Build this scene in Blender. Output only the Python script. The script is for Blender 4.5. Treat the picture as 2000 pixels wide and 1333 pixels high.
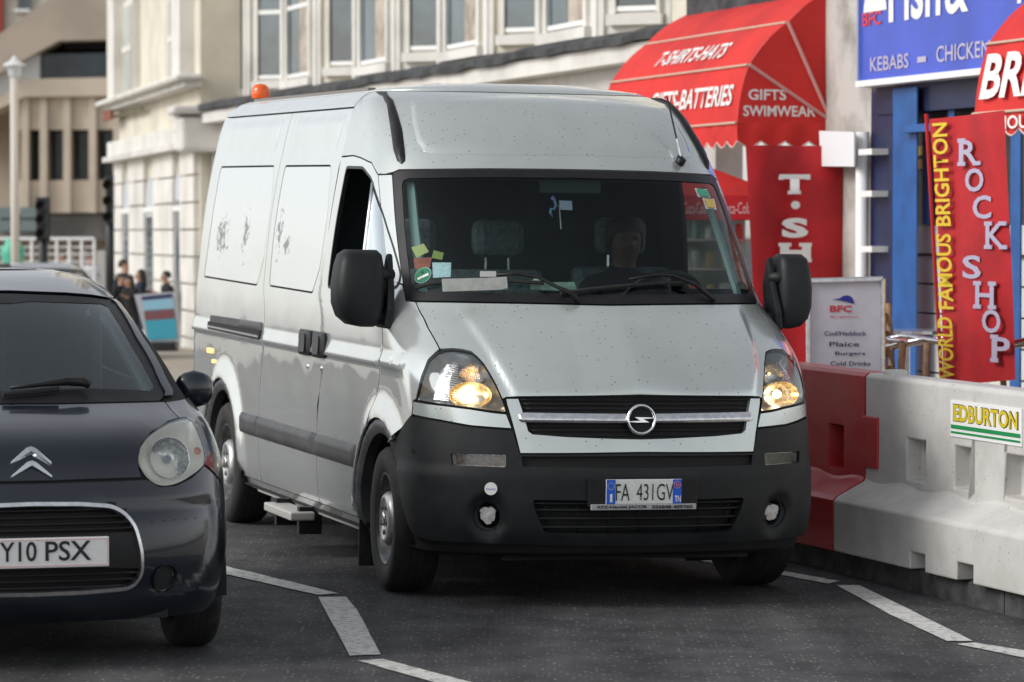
import bpy, math, random
import numpy as np
from mathutils import Vector, Matrix
from mathutils.bvhtree import BVHTree
from mathutils.geometry import delaunay_2d_cdt

for _o in list(bpy.data.objects): bpy.data.objects.remove(_o)
S = bpy.context.scene
C = S.collection
R = math.radians
random.seed(7)

# ---------------------------------------------------------------- camera, sky, sun, exposure
FPX, CAMH, HZ = 6970.6, 1.7043, 454.3          # focal length in photo pixels, eye height, horizon row
TH = math.atan((666.5 - HZ) / FPX)
cam_d = bpy.data.cameras.new('camera'); cam = bpy.data.objects.new('camera', cam_d); C.objects.link(cam)
cam_d.sensor_width = 36; cam_d.lens = FPX / 2000 * 36
cam_d.clip_start = .5; cam_d.clip_end = 3000
cam.location = (0, 0, CAMH); cam.rotation_euler = (R(90) - TH, 0, 0)
cam_d.dof.use_dof = True; cam_d.dof.focus_distance = 16.6; cam_d.dof.aperture_fstop = 4.5
S.camera = cam
SUN_EL, SUN_AZ = 32, 250                        # degrees; azimuth clockwise from +Y
world = bpy.data.worlds.new('World'); S.world = world; world.use_nodes = True
wn = world.node_tree.nodes; wl = world.node_tree.links
sky = wn.new('ShaderNodeTexSky'); sky.sky_type = 'NISHITA'; sky.sun_disc = False
sky.sun_elevation = R(SUN_EL); sky.sun_rotation = R(SUN_AZ)
sky.air_density = 1.0; sky.dust_density = 1.0; sky.ozone_density = .6
hs = wn.new('ShaderNodeHueSaturation'); hs.inputs['Saturation'].default_value = .22
wl.new(sky.outputs[0], hs.inputs['Color'])
wl.new(hs.outputs[0], wn['Background'].inputs['Color'])
wn['Background'].inputs['Strength'].default_value = .12
sun_d = bpy.data.lights.new('sun', 'SUN'); sun_d.energy = 1.3; sun_d.angle = R(24); sun_d.color = (1, .97, .92)
sun = bpy.data.objects.new('sun', sun_d); C.objects.link(sun)
_sd = Vector((math.sin(R(SUN_AZ)) * math.cos(R(SUN_EL)), math.cos(R(SUN_AZ)) * math.cos(R(SUN_EL)), math.sin(R(SUN_EL))))
sun.rotation_euler = _sd.to_track_quat('Z', 'Y').to_euler()
S.view_settings.view_transform = 'Standard'; S.view_settings.look = 'None'
S.view_settings.gamma = 1; S.view_settings.exposure = .62; S.view_settings.use_curve_mapping = False
S.cycles.use_denoising = True
S.cycles.max_bounces = 8; S.cycles.transparent_max_bounces = 16

# ---------------------------------------------------------------- pixel rays (photo is 2000 x 1333)
def ray(px, py):
    a = (px - 1000) / FPX; b = (666.5 - py) / FPX
    return Vector((0, 0, CAMH)), Vector((a, math.cos(TH) + b * math.sin(TH), -math.sin(TH) + b * math.cos(TH)))
def gz(x, y):
    """ground height: cambered road near the van, falling away gently beyond"""
    xs = max(-6., min(6., x)); y = max(0., y)
    z = -.0148 * (xs - .3203) + .0096 * (min(y, 24.) - 17.1174) - .0022
    if y > 24:
        t = min(y - 24, 10.); z += .0096 * t - .0012 * t * t
        if y > 34: z -= .0144 * (min(y, 72.) - 34)
    return z
def ground(px, py, dz=0.):
    o, d = ray(px, py); t = 12.
    for _ in range(40):
        p = o + d * t; t += (gz(p.x, p.y) + dz - p.z) / (d.z - .0096 * d.y + .0148 * d.x)
    return o + d * t
def aty(px, py, Y):
    o, d = ray(px, py); return o + d * (Y / d.y)

# ---------------------------------------------------------------- mesh builder
class MB:
    def __init__(s): s.v = []; s.f = []; s.m = []
    def add(s, vs, fs, mi=0):
        n = len(s.v); s.v += [tuple(v) for v in vs]; s.f += [tuple(i + n for i in f) for f in fs]; s.m += [mi] * len(fs); return s
    def box(s, c, d, M=None, mi=0):
        x, y, z = [a / 2 for a in d]
        vs = [Vector((i * x, j * y, k * z)) for i in (-1, 1) for j in (-1, 1) for k in (-1, 1)]
        if M is not None: vs = [M @ v for v in vs]
        vs = [v + Vector(c) for v in vs]
        return s.add(vs, [(0, 1, 3, 2), (4, 6, 7, 5), (0, 4, 5, 1), (2, 3, 7, 6), (0, 2, 6, 4), (1, 5, 7, 3)], mi)
    def prism(s, pts, off, mi=0):
        n = len(pts); off = Vector(off); a = [Vector(p) for p in pts]
        nrm = Vector((0, 0, 0))
        for i in range(n): nrm += a[i].cross(a[(i + 1) % n])
        if nrm.dot(off) > 0: a = a[::-1]
        return s.add(a + [p + off for p in a], [tuple(range(n)), tuple(range(2 * n - 1, n - 1, -1))] + [((i + 1) % n, i, n + i, n + (i + 1) % n) for i in range(n)], mi)
    def tube(s, path, r, n=8, mi=0, cap=True):
        P = [Vector(p) for p in path]; rr = r if isinstance(r, (list, tuple)) else [r] * len(P)
        vs = []; fs = []; ref = None
        for i, p in enumerate(P):
            t = (P[min(i + 1, len(P) - 1)] - P[max(i - 1, 0)]).normalized()
            if ref is None: ref = Vector((0, 0, 1)) if abs(t.z) < .9 else Vector((1, 0, 0))
            b = t.cross(ref).normalized(); ref = b.cross(t).normalized()
            vs += [p + (ref * math.cos(2 * math.pi * j / n) + b * math.sin(2 * math.pi * j / n)) * rr[i] for j in range(n)]
        for i in range(len(P) - 1):
            fs += [(i * n + j, i * n + (j + 1) % n, (i + 1) * n + (j + 1) % n, (i + 1) * n + j) for j in range(n)]
        if cap: fs += [tuple(range(n))[::-1], tuple(range((len(P) - 1) * n, len(P) * n))]
        return s.add(vs, fs, mi)
    def lathe(s, prof, o=(0, 0, 0), axis=(0, 0, 1), n=24, mi=0, sy=1.):
        """prof: (radius, height along axis)"""
        ax = Vector(axis).normalized(); u = ax.cross(Vector((0, 0, 1)) if abs(ax.z) < .9 else Vector((1, 0, 0))).normalized(); w = ax.cross(u)
        o = Vector(o); vs = []; fs = []
        for r, h in prof: vs += [o + ax * h + (u * math.cos(2 * math.pi * j / n) + w * (sy * math.sin(2 * math.pi * j / n))) * r for j in range(n)]
        for i in range(len(prof) - 1): fs += [(i * n + j, i * n + (j + 1) % n, (i + 1) * n + (j + 1) % n, (i + 1) * n + j) for j in range(n)]
        return s.add(vs, fs, mi)
    def loft(s, rings, mi=0, caps=True):
        n = len(rings[0]); vs = []; fs = []
        for r in rings: vs += [Vector(p) for p in r]
        for i in range(len(rings) - 1): fs += [(i * n + j, i * n + (j + 1) % n, (i + 1) * n + (j + 1) % n, (i + 1) * n + j) for j in range(n)]
        if caps: fs += [tuple(range(n))[::-1], tuple(range((len(rings) - 1) * n, len(rings) * n))]
        return s.add(vs, fs, mi)
    def grid(s, fn, nu, nv, mi=0):
        vs = [fn(i / nu, j / nv) for i in range(nu + 1) for j in range(nv + 1)]
        fs = [(i * (nv + 1) + j, (i + 1) * (nv + 1) + j, (i + 1) * (nv + 1) + j + 1, i * (nv + 1) + j + 1) for i in range(nu) for j in range(nv)]
        return s.add(vs, fs, mi)
    def build(s, name, mat, parent=None, smooth=False, bevel=0., sub=0, fixn=False):
        me = bpy.data.meshes.new(name); me.from_pydata(s.v, [], s.f)
        for m in (mat if isinstance(mat, (list, tuple)) else [mat]): me.materials.append(m)
        if any(s.m): me.polygons.foreach_set('material_index', s.m)
        if fixn:
            import bmesh
            bm = bmesh.new(); bm.from_mesh(me); bmesh.ops.recalc_face_normals(bm, faces=bm.faces); bm.to_mesh(me); bm.free()
        if smooth: me.polygons.foreach_set('use_smooth', [True] * len(me.polygons))
        me.update()
        o = bpy.data.objects.new(name, me); C.objects.link(o)
        if parent is not None: o.parent = parent
        if bevel:
            b = o.modifiers.new('bevel', 'BEVEL'); b.width = bevel; b.segments = 2; b.limit_method = 'ANGLE'; b.angle_limit = R(40)
        if sub:
            b = o.modifiers.new('sub', 'SUBSURF'); b.levels = sub; b.render_levels = sub
        return o
def empty(name, M=None):
    o = bpy.data.objects.new(name, None); C.objects.link(o); o.empty_display_size = .2
    if M is not None: o.matrix_world = M
    return o
def tag(o, label=None, cat=None, group=None, kind=None):
    if label: o['label'] = label
    if cat: o['category'] = cat
    if group: o['group'] = group
    if kind: o['kind'] = kind
    return o

# flat text as real thin geometry: fitted into a box of width w, height h, on plane (o, ux, uy)
def text(s, o, ux, uy, w, h, mat, parent, name='lettering', bold=0., extr=.002, align='C', shear=0., spacing=1., off=.0):
    cu = bpy.data.curves.new('t', 'FONT'); cu.body = s; cu.size = 1; cu.offset = bold; cu.extrude = .0; cu.shear = shear; cu.space_character = spacing
    cu.resolution_u = 3
    ob = bpy.data.objects.new('t', cu); C.objects.link(ob)
    dg = bpy.context.evaluated_depsgraph_get()
    me = bpy.data.meshes.new_from_object(ob.evaluated_get(dg))
    bpy.data.objects.remove(ob); bpy.data.curves.remove(cu)
    vs = np.array([v.co[:2] for v in me.vertices]); lo = vs.min(0); hi = vs.max(0)
    ux = Vector(ux).normalized(); uy = Vector(uy).normalized(); nz = ux.cross(uy); o = Vector(o)
    for v in me.vertices:
        a = ((v.co.x - lo[0]) / (hi[0] - lo[0]) - .5) * w; b = ((v.co.y - lo[1]) / (hi[1] - lo[1]) - .5) * h
        v.co = o + ux * a + uy * b + nz * (extr + off)
    me.name = name; me.materials.clear(); me.materials.append(mat)
    t = bpy.data.objects.new(name, me); C.objects.link(t)
    if parent is not None: t.parent = parent
    return t

# ---------------------------------------------------------------- materials
def mat(name, col, rough=.6, metal=0., spec=.5, coat=0., noise=None, nscale=8., bump=0., bscale=60., emit=None, estr=0., col2=None, lo=.4, hi=.6, coords='Object', stretch=(1, 1, 1), rvar=0., sheen=0.):
    m = bpy.data.materials.new(name); m.use_nodes = True
    n = m.node_tree.nodes; l = m.node_tree.links; b = n['Principled BSDF']
    b.inputs['Base Color'].default_value = (*col, 1); b.inputs['Roughness'].default_value = rough; b.inputs['Metallic'].default_value = metal
    b.inputs['Specular IOR Level'].default_value = spec; b.inputs['Coat Weight'].default_value = coat; b.inputs['Coat Roughness'].default_value = .04
    tc = n.new('ShaderNodeTexCoord'); mp = n.new('ShaderNodeMapping'); mp.inputs['Scale'].default_value = stretch; l.new(tc.outputs[coords], mp.inputs[0])
    if noise or col2:
        nt = n.new('ShaderNodeTexNoise'); nt.inputs['Scale'].default_value = nscale; nt.inputs['Detail'].default_value = 6; nt.inputs['Roughness'].default_value = .6
        l.new(mp.outputs[0], nt.inputs['Vector'])
        rp = n.new('ShaderNodeValToRGB'); rp.color_ramp.elements[0].position = lo; rp.color_ramp.elements[1].position = hi
        c2 = col2 or tuple(c * (1 - noise) for c in col); c1 = col if col2 else tuple(min(1, c * (1 + noise)) for c in col)
        rp.color_ramp.elements[0].color = (*c2, 1); rp.color_ramp.elements[1].color = (*c1, 1)
        l.new(nt.outputs['Fac'], rp.inputs[0]); l.new(rp.outputs[0], b.inputs['Base Color'])
        if rvar:
            mr = n.new('ShaderNodeMapRange'); mr.inputs[3].default_value = rough - rvar; mr.inputs[4].default_value = rough + rvar
            l.new(nt.outputs['Fac'], mr.inputs[0]); l.new(mr.outputs[0], b.inputs['Roughness'])
    if bump:
        bt = n.new('ShaderNodeTexNoise'); bt.inputs['Scale'].default_value = bscale; bt.inputs['Detail'].default_value = 5; l.new(mp.outputs[0], bt.inputs['Vector'])
        bp = n.new('ShaderNodeBump'); bp.inputs['Strength'].default_value = bump; bp.inputs['Distance'].default_value = .01
        l.new(bt.outputs['Fac'], bp.inputs['Height']); l.new(bp.outputs[0], b.inputs['Normal'])
    if emit:
        b.inputs['Emission Color'].default_value = (*emit, 1); b.inputs['Emission Strength'].default_value = estr
    return m
def glass(name, tint, refl=1.0, rough=.02):
    """thin pane: tinted transparency plus a Fresnel mirror"""
    m = bpy.data.materials.new(name); m.use_nodes = True; n = m.node_tree.nodes; l = m.node_tree.links
    n.remove(n['Principled BSDF']); out = n['Material Output']
    tr = n.new('ShaderNodeBsdfTransparent'); tr.inputs[0].default_value = (*tint, 1)
    gl = n.new('ShaderNodeBsdfGlossy'); gl.inputs['Roughness'].default_value = rough; gl.inputs[0].default_value = (.9, .97, 1, 1)
    fr = n.new('ShaderNodeFresnel'); fr.inputs[0].default_value = 1.5
    mu = n.new('ShaderNodeMath'); mu.operation = 'MULTIPLY'; mu.inputs[1].default_value = refl
    mx = n.new('ShaderNodeMixShader'); l.new(fr.outputs[0], mu.inputs[0]); l.new(mu.outputs[0], mx.inputs[0])
    l.new(tr.outputs[0], mx.inputs[1]); l.new(gl.outputs[0], mx.inputs[2]); l.new(mx.outputs[0], out.inputs[0])
    return m
def paint(name, col, metal=.75, rough=.3, coat=1., speck=0., dirt=0., wave=.25):
    """car paint: metallic base with a clear coat, insect specks and road film with shapes of their own"""
    m = mat(name, col, rough, metal, coat=coat); n = m.node_tree.nodes; l = m.node_tree.links; b = n['Principled BSDF']
    tc = n.new('ShaderNodeTexCoord')
    cur = None
    base = n.new('ShaderNodeRGB'); base.outputs[0].default_value = (*col, 1); cur = base.outputs[0]
    if dirt:
        nt = n.new('ShaderNodeTexNoise'); nt.inputs['Scale'].default_value = 2.2; nt.inputs['Detail'].default_value = 8; nt.inputs['Roughness'].default_value = .7
        l.new(tc.outputs['Object'], nt.inputs['Vector'])
        rp = n.new('ShaderNodeValToRGB'); rp.color_ramp.elements[0].position = .42; rp.color_ramp.elements[1].position = .75
        rp.color_ramp.elements[0].color = (0, 0, 0, 1); rp.color_ramp.elements[1].color = (dirt, dirt, dirt, 1)
        l.new(nt.outputs['Fac'], rp.inputs[0])
        mx = n.new('ShaderNodeMix'); mx.data_type = 'RGBA'; mx.inputs[7].default_value = (.28, .27, .24, 1)
        l.new(rp.outputs[0], mx.inputs[0]); l.new(cur, mx.inputs[6]); cur = mx.outputs[2]
    if speck:
        vo = n.new('ShaderNodeTexVoronoi'); vo.inputs['Scale'].default_value = 38; vo.inputs['Randomness'].default_value = 1
        l.new(tc.outputs['Object'], vo.inputs['Vector'])
        lt = n.new('ShaderNodeMath'); lt.operation = 'LESS_THAN'; lt.inputs[1].default_value = .13; l.new(vo.outputs['Distance'], lt.inputs[0])
        sp = n.new('ShaderNodeSeparateColor'); l.new(vo.outputs['Color'], sp.inputs[0])
        g2 = n.new('ShaderNodeMath'); g2.operation = 'LESS_THAN'; g2.inputs[1].default_value = speck; l.new(sp.outputs[0], g2.inputs[0])
        mm = n.new('ShaderNodeMath'); mm.operation = 'MULTIPLY'; l.new(lt.outputs[0], mm.inputs[0]); l.new(g2.outputs[0], mm.inputs[1])
        m2 = n.new('ShaderNodeMath'); m2.operation = 'MULTIPLY'; m2.inputs[1].default_value = .8; l.new(mm.outputs[0], m2.inputs[0])
        mx = n.new('ShaderNodeMix'); mx.data_type = 'RGBA'; mx.inputs[7].default_value = (.05, .045, .04, 1)
        l.new(m2.outputs[0], mx.inputs[0]); l.new(cur, mx.inputs[6]); cur = mx.outputs[2]
    l.new(cur, b.inputs['Base Color'])
    wv = n.new('ShaderNodeTexNoise'); wv.inputs['Scale'].default_value = 2.6; wv.inputs['Detail'].default_value = 1.5; l.new(tc.outputs['Object'], wv.inputs['Vector'])   # slight waviness of sheet metal
    bp = n.new('ShaderNodeBump'); bp.inputs['Strength'].default_value = wave; bp.inputs['Distance'].default_value = .02; l.new(wv.outputs['Fac'], bp.inputs['Height']); l.new(bp.outputs[0], b.inputs['Normal']); l.new(bp.outputs[0], b.inputs['Coat Normal'])
    return m

SILVER = paint('silver_paint', (.70, .73, .715), metal=.55, rough=.17, coat=1., dirt=.2)
SILVER_BUGS = paint('silver_paint_specked', (.62, .655, .635), metal=.6, rough=.25, coat=.7, speck=.42, dirt=.2)
NAVY = paint('dark_blue_grey_paint', (.005, .0105, .019), metal=.3, rough=.28, coat=.8)
SEAM = mat('seam_black', (.012, .012, .012), .8)
BUMPER = mat('bumper_plastic', (.012, .0135, .015), .5, spec=.35, noise=.25, nscale=5, bump=.08, bscale=900, rvar=.08)
TRIM = mat('grey_plastic_trim', (.05, .051, .055), .45, noise=.2, nscale=6, bump=.05, bscale=700)
BLACKP = mat('black_plastic', (.010, .010, .011), .42, spec=.35, noise=.2, nscale=9)
RUBBER = mat('rubber', (.016, .016, .016), .75, noise=.3, nscale=20, bump=.2, bscale=120)
CHROME = mat('chrome', (.82, .83, .85), .10, 1.)
CHROME_D = mat('dull_chrome', (.82, .82, .84), .25, 1., noise=.10, nscale=30)
RIMM = mat('dark_steel_rim', (.10, .10, .10), .4, .6, noise=.3, nscale=14)
STEEL = mat('silver_wheel', (.55, .54, .53), .38, .7, noise=.2, nscale=14)
WHITE = mat('white_paint', (.78, .78, .77), .5)
DARK = mat('dark_interior', (.020, .022, .024), .85)
SEATM = mat('seat_fabric', (.085, .105, .11), .95, noise=.25, nscale=40)
DASHM = mat('dash_plastic', (.034, .042, .043), .6)
HEADLN = mat('headliner', (.10, .11, .11), .95)
PILLARM = mat('pillar_trim', (.30, .36, .35), .8)
WSGLASS = glass('windscreen_glass', (.66, .80, .79), .55)
def lit_reflector():
    m = mat('lit_reflector_faceted', (.50, .40, .24), .25, 1.); n = m.node_tree.nodes; l = m.node_tree.links; b = n['Principled BSDF']
    tc = n.new('ShaderNodeTexCoord'); vo = n.new('ShaderNodeTexVoronoi'); vo.inputs['Scale'].default_value = 55; l.new(tc.outputs['Object'], vo.inputs['Vector'])
    sp = n.new('ShaderNodeSeparateColor'); l.new(vo.outputs['Color'], sp.inputs[0]); pw = n.new('ShaderNodeMath'); pw.operation = 'POWER'; pw.inputs[1].default_value = 2.2; l.new(sp.outputs[0], pw.inputs[0])
    ml = n.new('ShaderNodeMath'); ml.operation = 'MULTIPLY_ADD'; ml.inputs[1].default_value = .75; ml.inputs[2].default_value = .05; l.new(pw.outputs[0], ml.inputs[0])
    b.inputs['Emission Color'].default_value = (1, .62, .24, 1); l.new(ml.outputs[0], b.inputs['Emission Strength']); return m
SIDEGLASS = glass('side_glass', (.55, .62, .62), 1.2)
LENS = glass('lamp_lens', (.94, .95, .95), .9)
AMBER = mat('amber_lamp', (.72, .10, .004), .25, coat=.5, emit=(1, .12, .0), estr=.05)
BULB = mat('lit_bulb', (1, .9, .7), .3, emit=(1, .80, .48), estr=9)
REFLIT = lit_reflector()
REFL = mat('reflector', (.75, .76, .78), .16, 1., noise=.25, nscale=60, bump=.3, bscale=120)
RED = mat('red_awning_fabric', (.64, .024, .018), .75, col2=(.46, .016, .014), nscale=1.6, lo=.3, hi=.6, bump=.6, bscale=4)
REDB = mat('red_banner_fabric', (.44, .008, .013), .7, noise=.14, nscale=3, bump=.5, bscale=4)
CREAM = mat('cream_stucco', (.70, .655, .55), .85, col2=(.52, .48, .40), nscale=1.1, lo=.28, hi=.62, bump=.2, bscale=30)
CREAMW = mat('white_stucco', (.72, .70, .655), .85, col2=(.52, .50, .46), nscale=1.3, lo=.26, hi=.58, bump=.2, bscale=30)
STONEG = mat('grey_render', (.60, .58, .55), .9, noise=.12, nscale=1.4, bump=.2, bscale=30)
FELT = mat('roofing_felt', (.045, .046, .05), .8, noise=.45, nscale=3, bump=.4, bscale=18)
PANE = mat('window_pane', (.05, .075, .09), .08, spec=.8, noise=.5, nscale=.9)
TAN = mat('concrete_tan', (.42, .35, .285), .9, noise=.10, nscale=.5)
TAN2 = mat('concrete_pale', (.56, .475, .38), .9, noise=.10, nscale=.5)
DKGLASS = mat('dark_glass', (.03, .045, .06), .15, noise=.4, nscale=.6)
BLUE = mat('blue_paint', (.012, .09, .30), .45, noise=.15, nscale=4)
NAVYP = mat('navy_paint', (.010, .016, .06), .45, noise=.2, nscale=4)
BLUESIGN = mat('blue_sign', (.045, .085, .50), .35, noise=.12, nscale=1.5)
TEXTW = mat('white_lettering', (.78, .76, .74), .6)
TEXTY = mat('yellow_lettering', (.72, .52, .02), .55)
TEXTK = mat('black_lettering', (.012, .012, .014), .5)
TEXTN = mat('navy_lettering', (.03, .035, .12), .6)
TEXTR = mat('red_lettering', (.62, .03, .04), .5)
LILAC = mat('lilac_lettering', (.46, .42, .56), .5)
GREEN = mat('green_print', (.01, .24, .07), .5)
BPLAS = paint('white_barrier_plastic', (.60, .585, .565), metal=0., rough=.5, coat=0., speck=.22, dirt=.55, wave=.5)
RPLAS = paint('red_barrier_plastic', (.46, .012, .018), metal=0., rough=.38, coat=.1, speck=.15, dirt=.22, wave=.5)
# ---------------------------------------------------------------- lofted car bodies
def pchip(xk, yk):
    xk = np.array(xk, float); yk = np.array(yk, float); h = np.diff(xk); dl = np.diff(yk) / h; d = np.zeros_like(yk)
    for i in range(1, len(xk) - 1):
        if dl[i - 1] * dl[i] > 0:
            w1 = 2 * h[i] + h[i - 1]; w2 = h[i] + 2 * h[i - 1]; d[i] = (w1 + w2) / (w1 / dl[i - 1] + w2 / dl[i])
    d[0] = dl[0]; d[-1] = dl[-1]
    def f(x):
        x = np.clip(np.asarray(x, float), xk[0], xk[-1]); i = np.clip(np.searchsorted(xk, x) - 1, 0, len(h) - 1)
        t = (x - xk[i]) / h[i]
        return (1 + 2 * t) * (1 - t) ** 2 * yk[i] + t * (1 - t) ** 2 * h[i] * d[i] + t * t * (3 - 2 * t) * yk[i + 1] + t * t * (t - 1) * h[i] * d[i + 1]
    return f
class Loft:
    """body skin: horizontal sections with a superelliptic nose; parameters u (round the body) and z"""
    NU = 1.5
    def __init__(s, knots, rear, sgn, M, rc=.08):
        k = np.array(knots, float).T; s.z0, s.z1 = k[0][0], k[0][-1]
        s.xf, s.xc, s.w, s.n = [pchip(k[0], r) for r in k[1:]]
        s.rear = rear; s.rc = rc; s.sgn = sgn; s.M = M; s.Mi = M.inverted()
        s.zt = np.linspace(s.z0, s.z1, 420); s.NF = 61; s.tx = np.zeros((420, s.NF)); s.ty = np.zeros((420, s.NF))
        ph = np.linspace(0, 1, 400) ** 1.0 * math.pi / 2
        for i, z in enumerate(s.zt):
            a = s.xf(z) - s.xc(z); e = 2 / s.n(z)
            x = s.xc(z) + a * np.cos(ph).clip(0) ** e; y = s.w(z) * np.sin(ph) ** e
            L = np.concatenate([[0], np.cumsum(np.hypot(np.diff(x), np.diff(y)))]); L /= L[-1]
            fr = np.linspace(0, 1, s.NF); s.tx[i] = np.interp(fr, L, x); s.ty[i] = np.interp(fr, L, y)
        us = np.concatenate([np.linspace(-6.55, -1.5, 120), np.linspace(-1.5, 1.5, 121)[1:], np.linspace(1.5, 6.55, 120)[1:]]); zs = np.linspace(s.z0, s.z1, 150)
        U, Z = np.meshgrid(us, zs, indexing='ij'); P = s.P(U.ravel(), Z.ravel()); nz = len(zs)
        f = [(i * nz + j, (i + 1) * nz + j, (i + 1) * nz + j + 1, i * nz + j + 1) for i in range(len(us) - 1) for j in range(nz - 1)]
        s.bvh = BVHTree.FromPolygons([tuple(p) for p in P], f)
    def P(s, u, z):
        u = np.asarray(u, float); z = np.asarray(z, float); a = np.abs(u); sg = np.where(u >= 0, s.sgn, -s.sgn)
        zi = (np.clip(z, s.z0, s.z1) - s.z0) / (s.z1 - s.z0) * 419; i = np.clip(zi.astype(int), 0, 418); t = zi - i
        fi = np.clip(a / s.NU, 0, 1) * (s.NF - 1); j = np.clip(fi.astype(int), 0, s.NF - 2); q = fi - j
        def bl(T): return (T[i, j] * (1 - q) + T[i, j + 1] * q) * (1 - t) + (T[i + 1, j] * (1 - q) + T[i + 1, j + 1] * q) * t
        x = bl(s.tx); y = bl(s.ty); w = s.w(z); xc = s.xc(z)
        rx = s.rear + s.rc
        sd = np.clip((a - 1.5) / 5, 0, 1); x = np.where(a > 1.5, xc + (rx - xc) * sd, x); y = np.where(a > 1.5, w, y)
        cr = np.clip((a - 6.5) / .1, 0, 1) * math.pi / 2
        x = np.where(a > 6.5, rx - s.rc * np.sin(cr), x); y = np.where(a > 6.5, w - s.rc + s.rc * np.cos(cr), y)
        rr = np.clip((a - 6.6) / .9, 0, 1); y = np.where(a > 6.6, (w - s.rc) * (1 - rr), y)
        return np.stack([x, y * sg, z], -1)
    def N(s, u, z):
        e = .012; du = s.P(u + e, z) - s.P(u - e, z); dz = s.P(u, np.minimum(z + e, s.z1)) - s.P(u, np.maximum(z - e, s.z0))
        n = np.cross(du, dz) * s.sgn
        return n / (np.linalg.norm(n, axis=-1, keepdims=True) + 1e-12)
    def inv(s, x, y, z):
        """surface point -> (u, z), u > 0 on the side facing the camera"""
        sg = 1 if y * s.sgn >= 0 else -1; y = abs(y); xc = float(s.xc(z))
        if x >= xc:
            i = int(np.clip(round((z - s.z0) / (s.z1 - s.z0) * 419), 0, 419)); key = s.ty[i] - s.tx[i]
            u = float(np.interp(y - x, key, np.linspace(0, 1.5, s.NF)))
        else: u = 1.5 + 5 * (xc - x) / (xc - s.rear - s.rc)
        return (sg * u, z)
    def px(s, pts):
        out = []
        for p in pts:
            o, d = ray(*p); o = s.Mi @ o; d = s.Mi.to_3x3() @ d
            h = s.bvh.ray_cast(o, d.normalized())
            if h[0] is None: print('MISS', p); out.append(None); continue
            out.append(s.inv(*h[0]))
        return [q for q in out if q]
    def xz(s, pts):
        out = []
        for x, z in pts:
            h = s.bvh.ray_cast(Vector((x, s.sgn * 3, z)), Vector((0, -s.sgn, 0)))
            out.append(s.inv(*h[0]) if h[0] is not None else (1.5, z))
        return out
    def pt(s, px, py, off=0.):
        q = s.px([(px, py)])[0]; u = np.array([q[0]]); z = np.array([q[1]])
        return Vector((s.P(u, z) + s.N(u, z) * off)[0])
    def pn(s, px, py):
        q = s.px([(px, py)])[0]; return Vector(s.N(np.array([q[0]]), np.array([q[1]]))[0])
def sstep(t): t = np.clip(t, 0, 1); return t * t * (3 - 2 * t)
def inset(poly, d):
    n = len(poly); A = sum(poly[i][0] * poly[(i + 1) % n][1] - poly[(i + 1) % n][0] * poly[i][1] for i in range(n)); sg = 1 if A > 0 else -1; out = []
    for i in range(n):
        p0, p1, p2 = np.array(poly[i - 1]), np.array(poly[i]), np.array(poly[(i + 1) % n])
        e1 = p1 - p0; e2 = p2 - p1; e1 = e1 / (np.linalg.norm(e1) + 1e-9); e2 = e2 / (np.linalg.norm(e2) + 1e-9)
        nn = np.array([-e1[1] - e2[1], e1[0] + e2[0]]); ln = np.linalg.norm(nn)
        nn = nn / ln if ln > 1e-6 else np.array([-e1[1], e1[0]]); c = max(.35, np.dot(nn, [-e1[1], e1[0]]))
        out.append(tuple(p1 + sg * nn * d / c))
    return out
def rounded(poly, r, seg=4):
    """round the corners of a polygon"""
    n = len(poly); out = []
    for i in range(n):
        p0, p1, p2 = [np.array(q, float) for q in (poly[i - 1], poly[i], poly[(i + 1) % n])]
        d1 = np.linalg.norm(p0 - p1); d2 = np.linalg.norm(p2 - p1); rr = min(r, d1 * .45, d2 * .45)
        a = p1 + (p0 - p1) / d1 * rr; b = p1 + (p2 - p1) / d2 * rr
        for k in range(seg + 1):
            t = k / seg; out.append(tuple((1 - t) ** 2 * a + 2 * t * (1 - t) * p1 + t * t * b))
    return out
def resample(poly, h):
    out = []; n = len(poly)
    for i in range(n):
        a = np.array(poly[i]); b = np.array(poly[(i + 1) % n]); L = np.linalg.norm(b - a)
        if L < 1e-5: continue
        k = max(1, int(math.ceil(L / h)))
        for j in range(k): out.append(tuple(a + (b - a) * j / k))
    return out
def catmull(poly, k=4):
    n = len(poly); out = []
    for i in range(n):
        p0, p1, p2, p3 = [np.array(poly[(i + j) % n], float) for j in (-1, 0, 1, 2)]
        for t in np.arange(k) / k: out.append(tuple(.5 * (2 * p1 + (p2 - p0) * t + (2 * p0 - 5 * p1 + 4 * p2 - p3) * t * t + (3 * p1 - p0 - 3 * p2 + p3) * t ** 3)))
    return out
def inpoly(x, y, poly):
    p = np.array(poly); q = np.roll(p, -1, 0); c = np.zeros(len(x), bool)
    for (x1, y1), (x2, y2) in zip(p, q):
        if y1 == y2: continue
        m = ((y1 > y) != (y2 > y)) & (x < (x2 - x1) * (y - y1) / (y2 - y1) + x1); c ^= m
    return c
def distpoly(x, y, polys):
    d = np.full(len(x), 9.)
    for poly in polys:
        p = np.array(poly); q = np.roll(p, -1, 0)
        for a, b in zip(p, q):
            ab = b - a; t = np.clip(((x - a[0]) * ab[0] + (y - a[1]) * ab[1]) / (ab @ ab + 1e-12), 0, 1)
            d = np.minimum(d, np.hypot(x - a[0] - t * ab[0], y - a[1] - t * ab[1]))
    return d
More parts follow.
